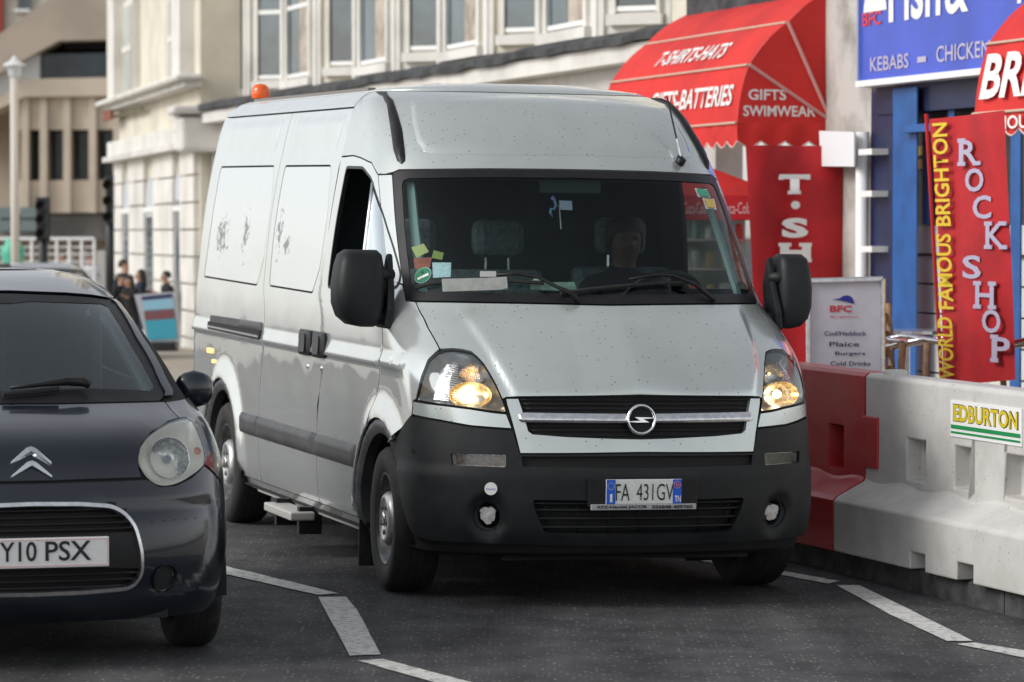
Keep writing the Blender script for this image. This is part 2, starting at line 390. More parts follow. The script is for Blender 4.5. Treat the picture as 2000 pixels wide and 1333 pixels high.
def tess(poly, holes, h, rows=()):
    rings = [resample(poly, h)] + [resample(q, h) for q in holes]
    V = []; E = []
    for r in rings:
        n0 = len(V); V += r; E += [(n0 + i, n0 + (i + 1) % len(r)) for i in range(len(r))]
    a = np.array(rings[0]); lo = a.min(0); hi = a.max(0)
    gx, gy = np.meshgrid(np.arange(lo[0] + h * .5, hi[0], h), np.arange(lo[1] + h * .5, hi[1], h)); gx = gx.ravel(); gy = gy.ravel()
    if rows:
        rx = np.arange(lo[0] + h * .3, hi[0], h); gy = gy.copy()
        near = np.zeros(len(gy), bool)
        for r in rows: near |= np.abs(gy - r) < .007
        gx = np.concatenate([gx[~near]] + [rx] * len(rows)); gy = np.concatenate([gy[~near]] + [np.full(len(rx), r) for r in rows])
    if len(gx):
        k = inpoly(gx, gy, rings[0])
        for q in rings[1:]: k &= ~inpoly(gx, gy, q)
        k &= distpoly(gx, gy, rings) > (h * .45 if not rows else .006)
        V = V + list(zip(gx[k], gy[k]))
    vo, eo, fo, ov, oe, of = delaunay_2d_cdt([Vector(v) for v in V], E, [], 0, 1e-6)
    v2 = np.array([tuple(v) for v in vo]); F = [tuple(f) for f in fo]
    c = np.array([v2[list(f)].mean(0) for f in F]); k = inpoly(c[:, 0], c[:, 1], rings[0])
    for q in rings[1:]: k &= ~inpoly(c[:, 0], c[:, 1], q)
    ar = np.array([abs((v2[f[1]][0] - v2[f[0]][0]) * (v2[f[2]][1] - v2[f[0]][1]) - (v2[f[2]][0] - v2[f[0]][0]) * (v2[f[1]][1] - v2[f[0]][1])) for f in F]); k &= ar > h * h * .01
    F = [f for f, kk in zip(F, k) if kk]
    cnt = {}
    for f in F:
        for i in range(len(f)):
            e = (f[i], f[(i + 1) % len(f)]); cnt[e] = cnt.get(e, 0) + 1
    bd = [e for e in cnt if (e[1], e[0]) not in cnt]
    return v2, F, bd, rings
def patch(L, poly, name, m, parent, off=0., thick=.01, holes=(), h=.04, mirror=False, smooth=True, edge=0., rows=()):
    """panel that follows the body skin; off: number or function(u, z, d_edge). Returns 1 or 2 objects"""
    v2, F, bd, rings = tess(poly, list(holes), h, rows)
    u, z = v2[:, 0], v2[:, 1]; d = distpoly(u, z, rings)
    of = off(u, z, d) if callable(off) else np.full(len(u), float(off))
    if edge: of = of - np.where(d < 1e-4, edge, 0)
    objs = []
    for sg in ((1, -1) if mirror else (1,)):
        uu = u * sg; P = L.P(uu, z); N = L.N(uu, z)
        top = P + N * of[:, None]; vs = [tuple(p) for p in top]; fs = []
        f0 = F[0]; nn = np.cross(top[f0[1]] - top[f0[0]], top[f0[2]] - top[f0[0]]); flip = nn @ N[f0[0]] < 0
        fs = [tuple(f[::-1]) if flip else f for f in F]
        if thick:
            idx = {}
            for e in bd:
                for i in e:
                    if i not in idx:
                        idx[i] = len(vs); vs += [vs[i], tuple(np.array(vs[i]) - N[i] * thick)]
            for a, b in bd:
                q = (idx[a], idx[a] + 1, idx[b] + 1, idx[b]); fs.append(q[::-1] if flip else q)
        mb = MB(); mb.v = vs; mb.f = fs; mb.m = [0] * len(fs)
        objs.append(mb.build(name, m, parent, smooth=smooth))
    return objs if mirror else objs[0]
def bothsides(pts):
    """half outline in (u,z) from centre line round to centre line -> closed symmetric polygon"""
    return list(pts) + [(-u, z) for u, z in reversed(pts) if abs(u) > 1e-6]
def ring_wheel(parent, c, r, width, side, rimr, cap=True, steer=0.):
    """tyre, steel wheel and cap; side = +1/-1 is the outer face along y"""
    ax = Vector((math.sin(steer) * -side, side * math.cos(steer), 0)); o = Vector(c); w = width / 2
    t = MB(); t.lathe([(rimr, -w * .8), (rimr * 1.12, -w), (r * .93, -w), (r * .985, -w * .8), (r, -w * .55), (r, w * .55), (r * .985, w * .8), (r * .93, w), (rimr * 1.25, w * 1.0), (rimr * 1.04, w * .93), (rimr, w * .8)], o, ax, 56)
    tyre = t.build('tyre', RUBBER, parent, smooth=True)
    for k in (-.32, 0, .32):       # tread grooves
        g = MB(); g.lathe([(r * 1.0008, w * (k - .05)), (r * 1.0008, w * (k + .05))], o, ax, 56); g.build('tread_groove', SEAM, tyre)
    q = MB(); q.lathe([(rimr, -w * .8), (rimr * .93, -w * .5), (rimr * .9, w * .35), (rimr * .97, w * .72), (rimr * 1.03, w * .9), (rimr * 1.0, w * .92), (rimr * .95, w * .75), (rimr * .86, w * .45), (rimr * .80, w * .40)], o, ax, 48)
    q.lathe([(rimr * .80, w * .40), (rimr * .6, w * .30), (.02, w * .3)], o, ax, 48, )
    rim = q.build('wheel_rim', RIMM, parent, smooth=True)
    u = ax.cross(Vector((0, 0, 1))).normalized(); v = ax.cross(u)
    for i in range(10):
        a = 2 * math.pi * i / 10; p = o + (u * math.cos(a) + v * math.sin(a)) * rimr * .72 + ax * w * .372
        hh = MB(); hh.lathe([(rimr * .085, 0), (rimr * .06, .004), (.0005, .004)], p, ax, 10); hh.build('wheel_slot', SEAM, rim, smooth=True)
    k = MB(); k.lathe([(rimr * .60, w * .30), (rimr * .60, w * .78), (rimr * .52, w * .95), (rimr * .44, w * .98), (rimr * .42, w * .90), (.002, w * .96)], o, ax, 40)
    hub = k.build('hub_cap', STEEL, parent, smooth=True)
    b = MB(); b.lathe([(rimr * .16, w * .97), (rimr * .16, w * 1.0), (rimr * .1, w * 1.02), (.001, w * 1.02)], o, ax, 24); b.build('hub_emblem', CHROME_D, hub, smooth=True)
    for i in range(5):
        a = 2 * math.pi * (i + .3) / 5; p = o + (u * math.cos(a) + v * math.sin(a)) * rimr * .30 + ax * w * .93
        hh = MB(); hh.lathe([(rimr * .07, 0), (rimr * .05, .006), (.0005, .006)], p, ax, 8); hh.build('wheel_nut', TRIM, hub, smooth=True)
    return tyre

def wheel_well(parent, x, y, z, r, w, sg):
    """open-bottomed liner round a wheel; sg = side"""
    b = MB(); A = np.linspace(R(-8), R(188), 30); vs = []
    for yy in (y + sg * w / 2, y - sg * w / 2): vs += [(x + r * math.cos(a), yy, z + r * math.sin(a)) for a in A]
    n = 30; b.add(vs, [(i, i + 1, n + i + 1, n + i) for i in range(n - 1)] + [tuple(range(n, 2 * n))]); return b.build('wheel_well', SEAM, parent, smooth=False)
# ---------------------------------------------------------------- panel van
def pose(x, y, z, yaw, pitch=0., roll=0.):
    c, s = math.cos(yaw), math.sin(yaw)
    B = Matrix(((s, c, 0), (-c, s, 0), (0, 0, 1)))
    Ry = Matrix(((math.cos(pitch), 0, math.sin(pitch)), (0, 1, 0), (-math.sin(pitch), 0, math.cos(pitch))))
    Rx = Matrix(((1, 0, 0), (0, math.cos(roll), math.sin(roll)), (0, -math.sin(roll), math.cos(roll))))
    return Matrix.Translation((x, y, z)) @ (B @ Ry @ Rx).to_4x4()
VM = pose(.3203, 17.1174, -.0022, .2905, .0134, .0114)
van = empty('panel_van', VM)
tag(van, 'silver high-roof panel van with headlights on, driving towards the camera', 'van')
V = Loft([
    # z     xf     xc     w     n
    (.20, .800, .36, .930, 2.6), (.28, .870, .36, .955, 2.6), (.36, .900, .36, .975, 2.6), (.50, .915, .35, .985, 2.6), (.62, .915, .34, .985, 2.6),
    (.72, .905, .32, .985, 2.6), (.80, .890, .31, .985, 2.6), (.90, .872, .29, .985, 2.6), (.97, .855, .27, .985, 2.6), (1.02, .826, .25, .985, 2.6),
    (1.12, .752, .17, .983, 2.55), (1.277, .544, -.10, .975, 2.4), (1.377, .400, -.34, .966, 2.35), (1.41, .362, -.37, .963, 2.35),
    (1.70, .085, -.55, .935, 2.35), (2.02, -.220, -.74, .885, 2.4), (2.08, -.285, -.79, .872, 2.45), (2.20, -.440, -.92, .845, 2.5),
    (2.30, -.600, -1.06, .812, 2.6), (2.36, -.740, -1.18, .775, 2.8), (2.40, -.980, -1.32, .700, 3.2)], -4.52, -1, VM)
def flute(u, z, d):
    x = V.P(u, z)[:, 0]; o = np.where((z > 1.068) & (z < 1.1415) & (x < .33), .017 * (1 - (z - 1.068) / .0735), 0.)
    for cx in (0, -3.578): o = o + .026 * sstep((.60 - np.hypot(x - cx, z - .343)) / .11) * (z > .36)
    return o
FR = (1.060, 1.069, 1.095, 1.12, 1.1405, 1.1435, 1.152)
def arc(cx, cz, r, a0, a1, n): return [(cx + r * math.cos(R(a0 + (a1 - a0) * i / n)), cz + r * math.sin(R(a0 + (a1 - a0) * i / n))) for i in range(n + 1)]
g = .0045
AR, AZ, WB = .475, .343, -3.578
# openings
ws_half = V.px([(1075, 331), (950, 330), (850, 331), (779, 332), (768, 337), (766, 347), (776.5, 472), (788, 560), (791, 583), (800, 588), (880, 589), (1000, 591), (1100, 593)])
zt = ws_half[0][1]; zb = ws_half[-1][1]
ws_out = bothsides([(0, zt)] + ws_half + [(0, zb - .004)])
ws_in_half = V.px([(1075, 347), (950, 346), (860, 347), (800, 348), (788, 352), (784, 362), (792, 470), (801, 548), (806, 562), (818, 569), (880, 570), (1000, 572), (1100, 574)])
ws_in = bothsides([(0, ws_in_half[0][1] + .002)] + ws_in_half + [(0, ws_in_half[-1][1] - .003)])
win = rounded(V.xz([(-1.165, 2.012), (-.82, 2.008), (-.62, 1.955), (-.40, 1.79), (-.206, 1.615), (-.085, 1.49), (-.07, 1.43), (-1.215, 1.40), (-1.205, 1.55)]), .05)
hl = V.px([(812, 782), (823, 737), (837, 704), (852.5, 688), (868, 683), (884, 682), (905, 684), (920, 688), (933, 698), (944, 711), (965, 746), (981, 781), (989, 806), (960, 803.5), (920, 797), (870, 791)])
neg = lambda poly: [(-u, z) for u, z in poly]
c_ind = V.px([(876, 884), (992, 886), (992, 916), (880, 911)]); _fc = V.px([(953, 1009)])[0]; c_fog = [(_fc[0] + .068 * math.cos(a), _fc[1] + .068 * math.sin(a)) for a in np.linspace(0, 2 * math.pi, 24, False)]
core_poly = [(-7.4, .24), (-3, .24), (0, .24), (3, .24), (7.4, .24), (7.4, 2.39), (0, 2.39), (-7.4, 2.39)]
archF = V.xz(arc(0, AZ, .44, -12, 192, 30)); archR = V.xz(arc(WB, AZ, .44, -12, 192, 30))
patch(V, core_poly, 'body_shell', SEAM, van, off=-.016, thick=0, h=.07,
      holes=[ws_out, win, neg(win), c_ind, neg(c_ind), c_fog, neg(c_fog), inset(hl, .004), neg(inset(hl, .004)), archF, neg(archF), archR, neg(archR),
             rounded(bothsides([(0, .49)] + V.px([(1039, 976), (1062, 1041), (1150, 1045)]) + [(0, .335)]), .02)], edge=0)
# roof cap
rc = MB(); n = 80; us = np.linspace(-7.4, 7.4, n); ring0 = V.P(us, np.full(n, 2.395)); ring1 = V.P(us, np.full(n, 2.395)) * np.array([.97, .93, 1]) + np.array([-.06, 0, .018]); ring2 = ring1 * np.array([.9, .6, 1]) + np.array([-.2, 0, .03])
rc.loft([ring0, ring1, ring2]); rc.build('roof', SILVER, van, smooth=True, fixn=True)
# panels: wing, door, sliding door, rear side, pillar, roof front, bonnet
arF = [V.xz([p])[0] for p in arc(0, AZ, AR, 57, 113, 10)]
wing = V.px([(758, 548), (768, 550), (786, 556), (789.5, 572), (792, 587), (811, 589), (835, 640), (859, 683), (852.5, 688), (837, 704), (823, 737), (812, 782), (807, 783), (804, 812), (785, 838), (768, 863)]) + arF + V.xz([(-.155, .86), (-.095, .95), (-.06, 1.06), (-.055, 1.23)])
patch(V, inset(wing, g), 'front_wing', SILVER, van, off=flute, mirror=True, rows=FR)
door_arc = V.xz(arc(0, AZ, AR, 116, 184, 14))
door = V.xz([(-1.32, .30), (-1.32, .7), (-1.32, 1.2), (-1.32, 1.7), (-1.315, 2.062)]) + V.px([(690, 304), (704, 308), (726, 318), (738.5, 342), (748.7, 443), (758.8, 545)]) + V.xz([(-.055, 1.235), (-.06, 1.06), (-.095, .95), (-.155, .86)]) + door_arc + V.xz([(-.475, .30), (-.9, .30)])
doors = patch(V, inset(door, g), 'cab_door', SILVER, van, off=flute, holes=[win], mirror=True, rows=FR)
for d, sg in zip(doors, (1, -1)):
    f_ = (lambda p: p) if sg > 0 else neg
    patch(V, f_(inset(win, -.004)), 'window_seal', BLACKP, d, off=.001, thick=.02, holes=[f_(inset(win, .010))], edge=0)
    if sg > 0:
        q = inset(V.xz([(-.60, 1.92), (-.40, 1.78), (-.206, 1.605), (-.10, 1.49), (-.085, 1.43), (-.53, 1.42), (-.555, 1.62)]), .006)
        patch(V, q, 'quarter_glass', glass('quarter_glass', (.75, .8, .8), 6.), d, off=-.004, thick=0, edge=0)
        b = MB(); b.tube([V.pt(728, 357, -.002), V.pt(719, 430, -.002), V.pt(711, 495, -.002), V.pt(706, 552, -.004)], .011, 8); b.build('quarter_bar', CHROME_D, d, smooth=True)
    else: patch(V, neg(inset(win, .004)), 'door_glass', glass('door_glass', (.86, .92, .90), .6), d, off=-.006, thick=0, edge=0)
blankS = rounded(V.px([(557, 323), (647, 322), (640, 423), (625, 524), (611, 574), (526, 560), (534, 463), (548, 370)]), .04)
blankR = rounded(V.px([(432, 325), (536, 323), (530, 403), (516, 504), (502, 559), (398, 542), (412, 443), (425, 360)]), .04)
slide = V.xz([(-2.67, .30), (-2.0, .30), (-1.32, .30), (-1.32, .8), (-1.32, 1.4), (-1.32, 2.0), (-1.345, 2.313), (-2.0, 2.313), (-2.70, 2.313), (-2.67, 2.0), (-2.665, 1.4), (-2.66, .8)])
sl = patch(V, inset(slide, g), 'sliding_door', SILVER, van, off=flute, holes=[blankS], mirror=True, rows=FR)
rear = V.xz([(-2.67, .30), (-2.66, .8), (-2.665, 1.4), (-2.67, 2.0), (-2.70, 2.313), (-3.6, 2.313), (-4.40, 2.313)]) + [(6.56, 2.313), (6.58, 1.8), (6.58, 1.2), (6.58, .6), (6.56, .34)] + V.xz([(-4.2, .34), (WB - .475, .34)] + arc(WB, AZ, AR, 178, 2, 24) + [(WB + .475, .30)])
rs = patch(V, inset(rear, g), 'rear_side_panel', SILVER, van, off=flute, holes=[blankR], mirror=True, rows=FR)
def reflection_paint(name):
    """painted-over blank with dark blotchy reflections painted into its colour"""
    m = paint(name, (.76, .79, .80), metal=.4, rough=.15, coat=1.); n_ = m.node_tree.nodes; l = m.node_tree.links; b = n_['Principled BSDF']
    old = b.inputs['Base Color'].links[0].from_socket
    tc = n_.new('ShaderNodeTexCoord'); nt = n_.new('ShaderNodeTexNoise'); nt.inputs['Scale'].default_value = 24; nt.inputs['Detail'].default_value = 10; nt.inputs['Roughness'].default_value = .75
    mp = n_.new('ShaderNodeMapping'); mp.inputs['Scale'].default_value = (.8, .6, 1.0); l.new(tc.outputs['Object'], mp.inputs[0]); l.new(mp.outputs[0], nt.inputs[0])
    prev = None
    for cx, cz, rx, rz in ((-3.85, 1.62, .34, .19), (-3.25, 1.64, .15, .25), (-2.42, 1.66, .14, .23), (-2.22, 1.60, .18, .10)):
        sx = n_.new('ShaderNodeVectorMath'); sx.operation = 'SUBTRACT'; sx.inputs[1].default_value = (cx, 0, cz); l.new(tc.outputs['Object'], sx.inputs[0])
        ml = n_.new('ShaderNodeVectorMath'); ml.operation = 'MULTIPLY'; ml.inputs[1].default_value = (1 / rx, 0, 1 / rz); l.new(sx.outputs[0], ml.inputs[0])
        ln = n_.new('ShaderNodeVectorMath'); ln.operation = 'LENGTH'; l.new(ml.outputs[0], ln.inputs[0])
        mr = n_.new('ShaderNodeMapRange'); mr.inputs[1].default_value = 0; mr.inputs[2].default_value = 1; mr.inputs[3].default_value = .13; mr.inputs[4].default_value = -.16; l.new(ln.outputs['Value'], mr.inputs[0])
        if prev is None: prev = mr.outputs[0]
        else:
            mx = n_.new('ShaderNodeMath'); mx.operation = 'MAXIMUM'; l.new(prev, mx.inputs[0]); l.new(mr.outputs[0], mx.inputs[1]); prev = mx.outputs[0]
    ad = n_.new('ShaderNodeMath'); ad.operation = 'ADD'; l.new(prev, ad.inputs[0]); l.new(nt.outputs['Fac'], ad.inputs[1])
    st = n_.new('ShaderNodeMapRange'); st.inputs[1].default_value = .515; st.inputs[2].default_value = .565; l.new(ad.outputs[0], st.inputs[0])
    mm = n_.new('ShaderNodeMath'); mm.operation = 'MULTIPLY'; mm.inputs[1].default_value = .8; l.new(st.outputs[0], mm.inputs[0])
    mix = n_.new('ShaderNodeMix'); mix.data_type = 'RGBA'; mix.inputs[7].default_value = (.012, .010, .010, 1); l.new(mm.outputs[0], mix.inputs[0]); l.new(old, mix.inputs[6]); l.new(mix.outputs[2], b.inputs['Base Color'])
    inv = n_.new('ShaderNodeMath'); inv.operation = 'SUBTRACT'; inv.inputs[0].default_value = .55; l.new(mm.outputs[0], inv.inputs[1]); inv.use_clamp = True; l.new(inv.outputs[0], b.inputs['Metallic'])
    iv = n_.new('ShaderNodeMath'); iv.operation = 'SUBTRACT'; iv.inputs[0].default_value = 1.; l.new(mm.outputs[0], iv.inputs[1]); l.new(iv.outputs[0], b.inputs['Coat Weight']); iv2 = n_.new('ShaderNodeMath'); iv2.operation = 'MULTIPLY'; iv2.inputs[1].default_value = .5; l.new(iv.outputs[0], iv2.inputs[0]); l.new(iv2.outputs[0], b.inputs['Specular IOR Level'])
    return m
PAINTED_REFL = reflection_paint('silver_paint_reflections')  # dark reflections and a pale sky tone painted into the blanks' colour
for sg in (1, -1):
    f_ = (lambda p: p) if sg > 0 else neg; i = 0 if sg > 0 else 1
    patch(V, f_(inset(blankS, .010)), 'window_blank', PAINTED_REFL, sl[i], off=-.001)
    patch(V, f_(inset(blankR, .010)), 'window_blank', PAINTED_REFL, rs[i], off=-.001)
    # shallow pressings under the roof line
    for own, a, b in ((rs[i], -4.14, -2.86), (sl[i], -2.50, -1.46)):
        q = rounded(V.xz([(a, 2.115), (b, 2.105), (b + .01, 2.285), (a - .02, 2.285)]), .04)
        patch(V, f_(q), 'roof_side_pressing', SILVER, own, off=lambda u, z, d: .0005 + .009 * sstep(d / .05) * sstep((z - 2.11) / .12), thick=.003, edge=0, h=.012)
pil = V.px([(738.5, 342), (766, 341), (766, 347), (776.5, 472), (788, 556), (759, 547), (748.7, 443)])
patch(V, inset(pil, .003), 'windscreen_pillar', SILVER, van, mirror=True)
rf = [(0, zt)] + ws_half[:5] + V.px([(752, 341), (738.5, 341), (726, 318), (704, 308), (690, 304)]) + V.xz([(-1.315, 2.064), (-1.33, 2.2), (-1.345, 2.313), (-1.36, 2.395)]) + [(0, 2.395)]
roof_front = patch(V, inset(bothsides(rf), .003), 'roof_front', SILVER_BUGS, van)
rp_ = [(0, 2.385)] + V.px([(801, 196), (806, 240), (815, 277), (828, 296), (850, 301), (960, 303), (1080, 304)]) + [(0, V.px([(1110, 304)])[0][1])]
patch(V, bothsides(rp_), 'roof_front_pressing', SILVER_BUGS, roof_front, off=lambda u, z, d: .001 + .007 * np.clip(d / .03, 0, 1) ** 2 * (3 - 2 * np.clip(d / .03, 0, 1)), thick=.003, edge=0, h=.014)
patch(V, inset(V.xz([(-1.345, 2.316), (-2.5, 2.316), (-4.40, 2.316)]) + [(6.56, 2.316), (6.56, 2.396)] + V.xz([(-4.3, 2.396), (-2.5, 2.396), (-1.36, 2.396)]), .0025), 'roof_rail', SILVER, van, mirror=True)
gut = V.px([(735, 180), (747, 186), (755, 205), (761, 241), (769, 293), (776, 315), (784, 321), (791, 315), (791.5, 304), (785, 253), (777, 221), (768, 196), (757, 181)])
patch(V, gut, 'roof_channel', BLACKP, van, off=lambda u, z, d: .004 + .014 * np.clip(d / .012, 0, 1), h=.02, mirror=True)
cr = V.px([(905, 625), (940, 672), (968, 720), (998, 774)])
def bonnet_off(u, z, d):
    uc = np.interp(z, [c[1] for c in cr][::-1], [c[0] for c in cr][::-1]); fade = np.clip((z - .95) / .03, 0, 1) * np.clip((1.36 - z) / .1, 0, 1)
    return .014 * np.clip((uc - np.abs(u)) / .03, 0, 1) * fade + .020 * np.clip(1 - np.abs(u) / .30, 0, 1) * np.clip((z - .955) / .07, 0, 1) * np.clip((1.37 - z) / .1, 0, 1)
zh = V.px([(1240, 775)])[0][1]
bon = [(0, zh)] + V.px([(1150, 776), (1070, 776.5), (990, 777), (981, 781), (965, 746), (944, 711), (933, 698), (920, 688), (905, 684), (884, 682), (868, 683), (859, 683), (835, 640), (811, 589), (880, 590), (1000, 592), (1100, 594)]) + [(0, zb - .006)]
bonnet = patch(V, inset(bothsides(bon), g), 'bonnet', SILVER_BUGS, van, off=bonnet_off, h=.018)
# windscreen
wsf = patch(V, inset(ws_out, .003), 'windscreen_surround', BLACKP, van, off=-.002, holes=[ws_in], h=.03)
patch(V, inset(ws_in, -.004), 'windscreen', WSGLASS, van, off=-.005, thick=0, edge=0, h=.05)
# front end: lower painted strips, grille frame, bumper
strip = V.px([(807, 784), (870, 793), (920, 799.5), (960, 806), (989, 809), (1000, 838), (920, 832), (860, 821), (805, 810)])
patch(V, inset(strip, .003), 'headlight_trim_panel', SILVER_BUGS, van, mirror=True)
gf = [(0, .716)] + V.px([(1150, 886), (1080, 886.5), (1016, 886.5), (990, 790), (988, 779), (1013, 779), (1020, 800), (1032, 842), (1040, 848), (1100, 853), (1200, 857)]) + [(0, V.px([(1250, 858)])[0][1])]
gfp = bothsides(gf)
frame = patch(V, inset(gfp, .003), 'grille_frame', SILVER_BUGS, van, off=.006, thick=.05, h=.03)
gin = bothsides([(0, zh - .004)] + V.px([(1150, 778), (1013, 779), (1020, 800), (1032, 842), (1040, 848), (1100, 853), (1200, 857)]) + [(0, gf[-1][1])])
grille = patch(V, inset(gin, -.01), 'grille', SEAM, van, off=-.028, thick=0, edge=0)
for i, zz in enumerate(np.linspace(gf[-1][1] + .018, zh - .014, 9)):
    ue = float(np.interp(zz, [q[1] for q in V.px([(1032, 842), (1013, 779)])], [q[0] for q in V.px([(1032, 842), (1013, 779)])])) - .01
    uu = np.linspace(-ue, ue, 24); P = V.P(uu, np.full(24, zz)) + V.N(uu, np.full(24, zz)) * -.012
    b = MB(); b.tube([tuple(p) for p in P], .0055, 6); b.build('grille_slat', BLACKP, grille, smooth=True)
ZBAR = V.px([(1245, 818)])[0][1]
bar = bothsides([(0, V.px([(1245, 809.5)])[0][1])] + V.px([(1150, 808.5), (1017, 806.5), (1013.5, 811), (1014, 822), (1019, 825.5), (1150, 827)]) + [(0, V.px([(1245, 827)])[0][1])])
patch(V, bar, 'chrome_bar', CHROME_D, van, off=lambda u, z, d: .006 + .022 * np.clip((ZBAR + .026 - z) / .05, 0, 1) * np.clip(d / .006, .3, 1), h=.009, thick=.03, edge=0)
ec = V.pt(1247.6, 821.5, .036)
em = MB(); prof = [(.058, -.03), (.069, -.02), (.072, .0), (.066, .010), (.058, .006), (.056, -.008), (.058, -.03)]; em.lathe(prof, ec, (1, 0, .1), 40)
emb = em.build('emblem_ring', CHROME, van, smooth=True)
b = MB(); b.lathe([(.058, -.012), (.001, -.012)], ec, (1, 0, .1), 32); b.build('emblem_back', SEAM, emb)
b = MB()
zig = [(-.078, .006), (-.03, .0085), (.034, .010), (.006, -.006), (.078, -.010), (.02, -.0145), (-.036, -.014), (-.006, .0015)]
b.prism([ec + Vector((-.004 + .1 * -q, y_, q)) for y_, q in [(-y, z) for y, z in zig]][::-1], (.012, 0, .0012)); b.build('emblem_bolt', CHROME, emb, fixn=True)
ind = rounded(V.px([(880, 886), (988, 888.5), (988, 913), (884, 908.5)]), .006)
lower = rounded(bothsides([(0, .497)] + V.px([(1039, 976), (1050, 1010), (1064, 1041), (1150, 1044)]) + [(0, .345)]), .02)
slot = bothsides([(0, .700)] + V.px([(1018, 892), (1021, 912)]) + [(0, .645)])
zbb = V.px([(1010, 1061)])[0][1]
bump = [(0, .712)] + V.px([(1100, 888.5), (1016, 888.5), (1001, 842), (920, 835), (860, 824.5), (804, 814), (785, 840), (769, 864), (772, 880), (779, 915), (789.5, 985), (800, 1020), (812, 1044), (840, 1053), (920, 1058), (1010, 1061)]) + [(0, zbb - .012)]
fogc = V.px([(953, 1009)])[0]
fogh = [(fogc[0] + .062 * math.cos(a), fogc[1] + .062 * math.sin(a)) for a in np.linspace(0, 2 * math.pi, 24, False)]
def bump_off(u, z, d):
    a = np.abs(u); r = np.hypot(a - fogc[0], z - fogc[1])
    o = .004 + .0 * u
    o = o - .030 * np.clip((.105 - r) / .03, 0, 1) * np.where(z < fogc[1] + .07, 1, .0 + np.clip((.105 - r) / .03, 0, 1))
    o = o + .012 * np.clip((.60 - z) / .04, 0, 1) * np.clip((z - .36) / .04, 0, 1) * np.clip((a - .60) / .03, 0, 1) * 0
    return o + .010 * np.clip((a - .60) / .012, 0, 1) * np.clip((.66 - z) / .015, 0, 1) * 0 + .008 * np.clip((.625 - z) / .012, 0, 1)
bumper = patch(V, bothsides(bump), 'front_bumper', BUMPER, van, off=bump_off, thick=.05, holes=[ind, neg(ind), lower, slot, fogh, neg(fogh)], h=.026)
patch(V, bothsides([(0, zbb - .01)] + V.px([(1010, 1059), (920, 1056), (850, 1052)]) + V.xz([(.62, .26), (.58, .215)]) + [(0, .212)]), 'bumper_lip', BLACKP, van, off=-.03, thick=.02)
for sg in (1, -1):
    f_ = (lambda p: p) if sg > 0 else neg
    patch(V, f_(inset(ind, -.004)), 'bumper_lamp_backing', REFL, bumper, off=-.02, thick=0, edge=0, h=.02)
    patch(V, f_(inset(ind, .003)), 'bumper_lamp', glass('bumper_lamp_lens', (.42, .38, .34), 1.2, .15), bumper, off=-.004, thick=.02, h=.02)
    u = np.array([sg * fogc[0]]); z = np.array([fogc[1]]); p = Vector(V.P(u, z)[0]); nn = Vector(V.N(u, z)[0]); nn = (nn + Vector((.6, 0, 0))).normalized()
    b = MB(); b.lathe([(.066, -.015), (.060, -.07), (.040, -.075)], p, nn, 28); b.build('fog_lamp_cup', BLACKP, bumper, smooth=True, fixn=True)
    b = MB(); k = 26; rnd = random.Random(3 + sg); ring = [.038 * (1 + .16 * rnd.uniform(-1, 1)) for _ in range(k)]
    uu_ = nn.cross(Vector((0, 0, 1))).normalized(); vv_ = nn.cross(uu_)
    c0 = p - nn * .035
    vs = [c0 + nn * .008] + [c0 + uu_ * (r_ * math.cos(2 * math.pi * i / k)) + vv_ * (r_ * math.sin(2 * math.pi * i / k)) for i, r_ in enumerate(ring)]
    b.add(vs, [(0, 1 + i, 1 + (i + 1) % k) for i in range(k)]); b.add([v - nn * .03 for v in vs[1:]] + vs[1:], [(i, (i + 1) % k, k + (i + 1) % k, k + i) for i in range(k)])
    tag(b.build('fog_lamp', mat('painted_over_fog_lamp', (.66, .62, .60), .6, noise=.12, nscale=50), bumper, fixn=True), 'front fog lamp painted over in ragged white')
lg = patch(V, inset(lower, -.01), 'lower_grille', SEAM, bumper, off=-.06, thick=0, edge=0)
for zz in (.375, .415, .455, .485):
    uu = np.linspace(-.60, .60, 26); P = V.P(uu, np.full(26, zz)) + V.N(uu, np.full(26, zz)) * -.008
    b = MB(); b.tube([tuple(p) for p in P], .0065, 6); b.build('lower_grille_slat', BUMPER, lg, smooth=True)
for yy in np.linspace(-.52, .52, 7):
    b = MB(); uu = np.array([yy] * 2); P = V.P(uu, np.array([.345, .497])) + V.N(uu, np.array([.36, .49])) * -.02; b.tube([tuple(p) for p in P], .004, 6); b.build('lower_grille_rib', BUMPER, lg, smooth=True)
patch(V, inset(slot, -.01), 'upper_intake', SEAM, bumper, off=-.04, thick=0, edge=0)
for yy in np.linspace(-.46, .46, 5):
    b = MB(); uu = np.array([yy] * 2); P = V.P(uu, np.array([.64, .705])) + V.N(uu, np.array([.64, .70])) * -.025; b.tube([tuple(p) for p in P], .004, 6); b.build('intake_rib', BUMPER, bumper)
# tow-eye sticker, sensor, plate
p = V.pt(959.6, 954.5, .018); nn = V.pn(959.6, 954.5); b = MB(); b.lathe([(.029, -.004), (.029, .001), (.001, .001)], p, nn, 28); stk = b.build('round_sticker', WHITE, bumper, smooth=False)
text('freenet', p + nn * .002, Vector((0, 1, 0)) - nn * nn.y, (0, 0, 1), .042, .008, mat('blue_print', (.05, .12, .45), .5), stk, bold=.01)
p = V.pt(808, 882, .006); nn = V.pn(808, 882); b = MB(); b.lathe([(.013, .001), (.010, .003), (.009, -.006), (.001, -.006)], p, nn, 16); b.build('screw_hole', SEAM, bumper, smooth=True)
pc = Vector((.945, 0, .541)); X_, Y_, Z_ = Vector((1, 0, 0)), Vector((0, 1, 0)), Vector((0, 0, 1))
b = MB(); b.box(pc + Vector((-.014, 0, -.004)), (.02, .525, .135)); holder = b.build('number_plate_holder', BLACKP, bumper, bevel=.006)
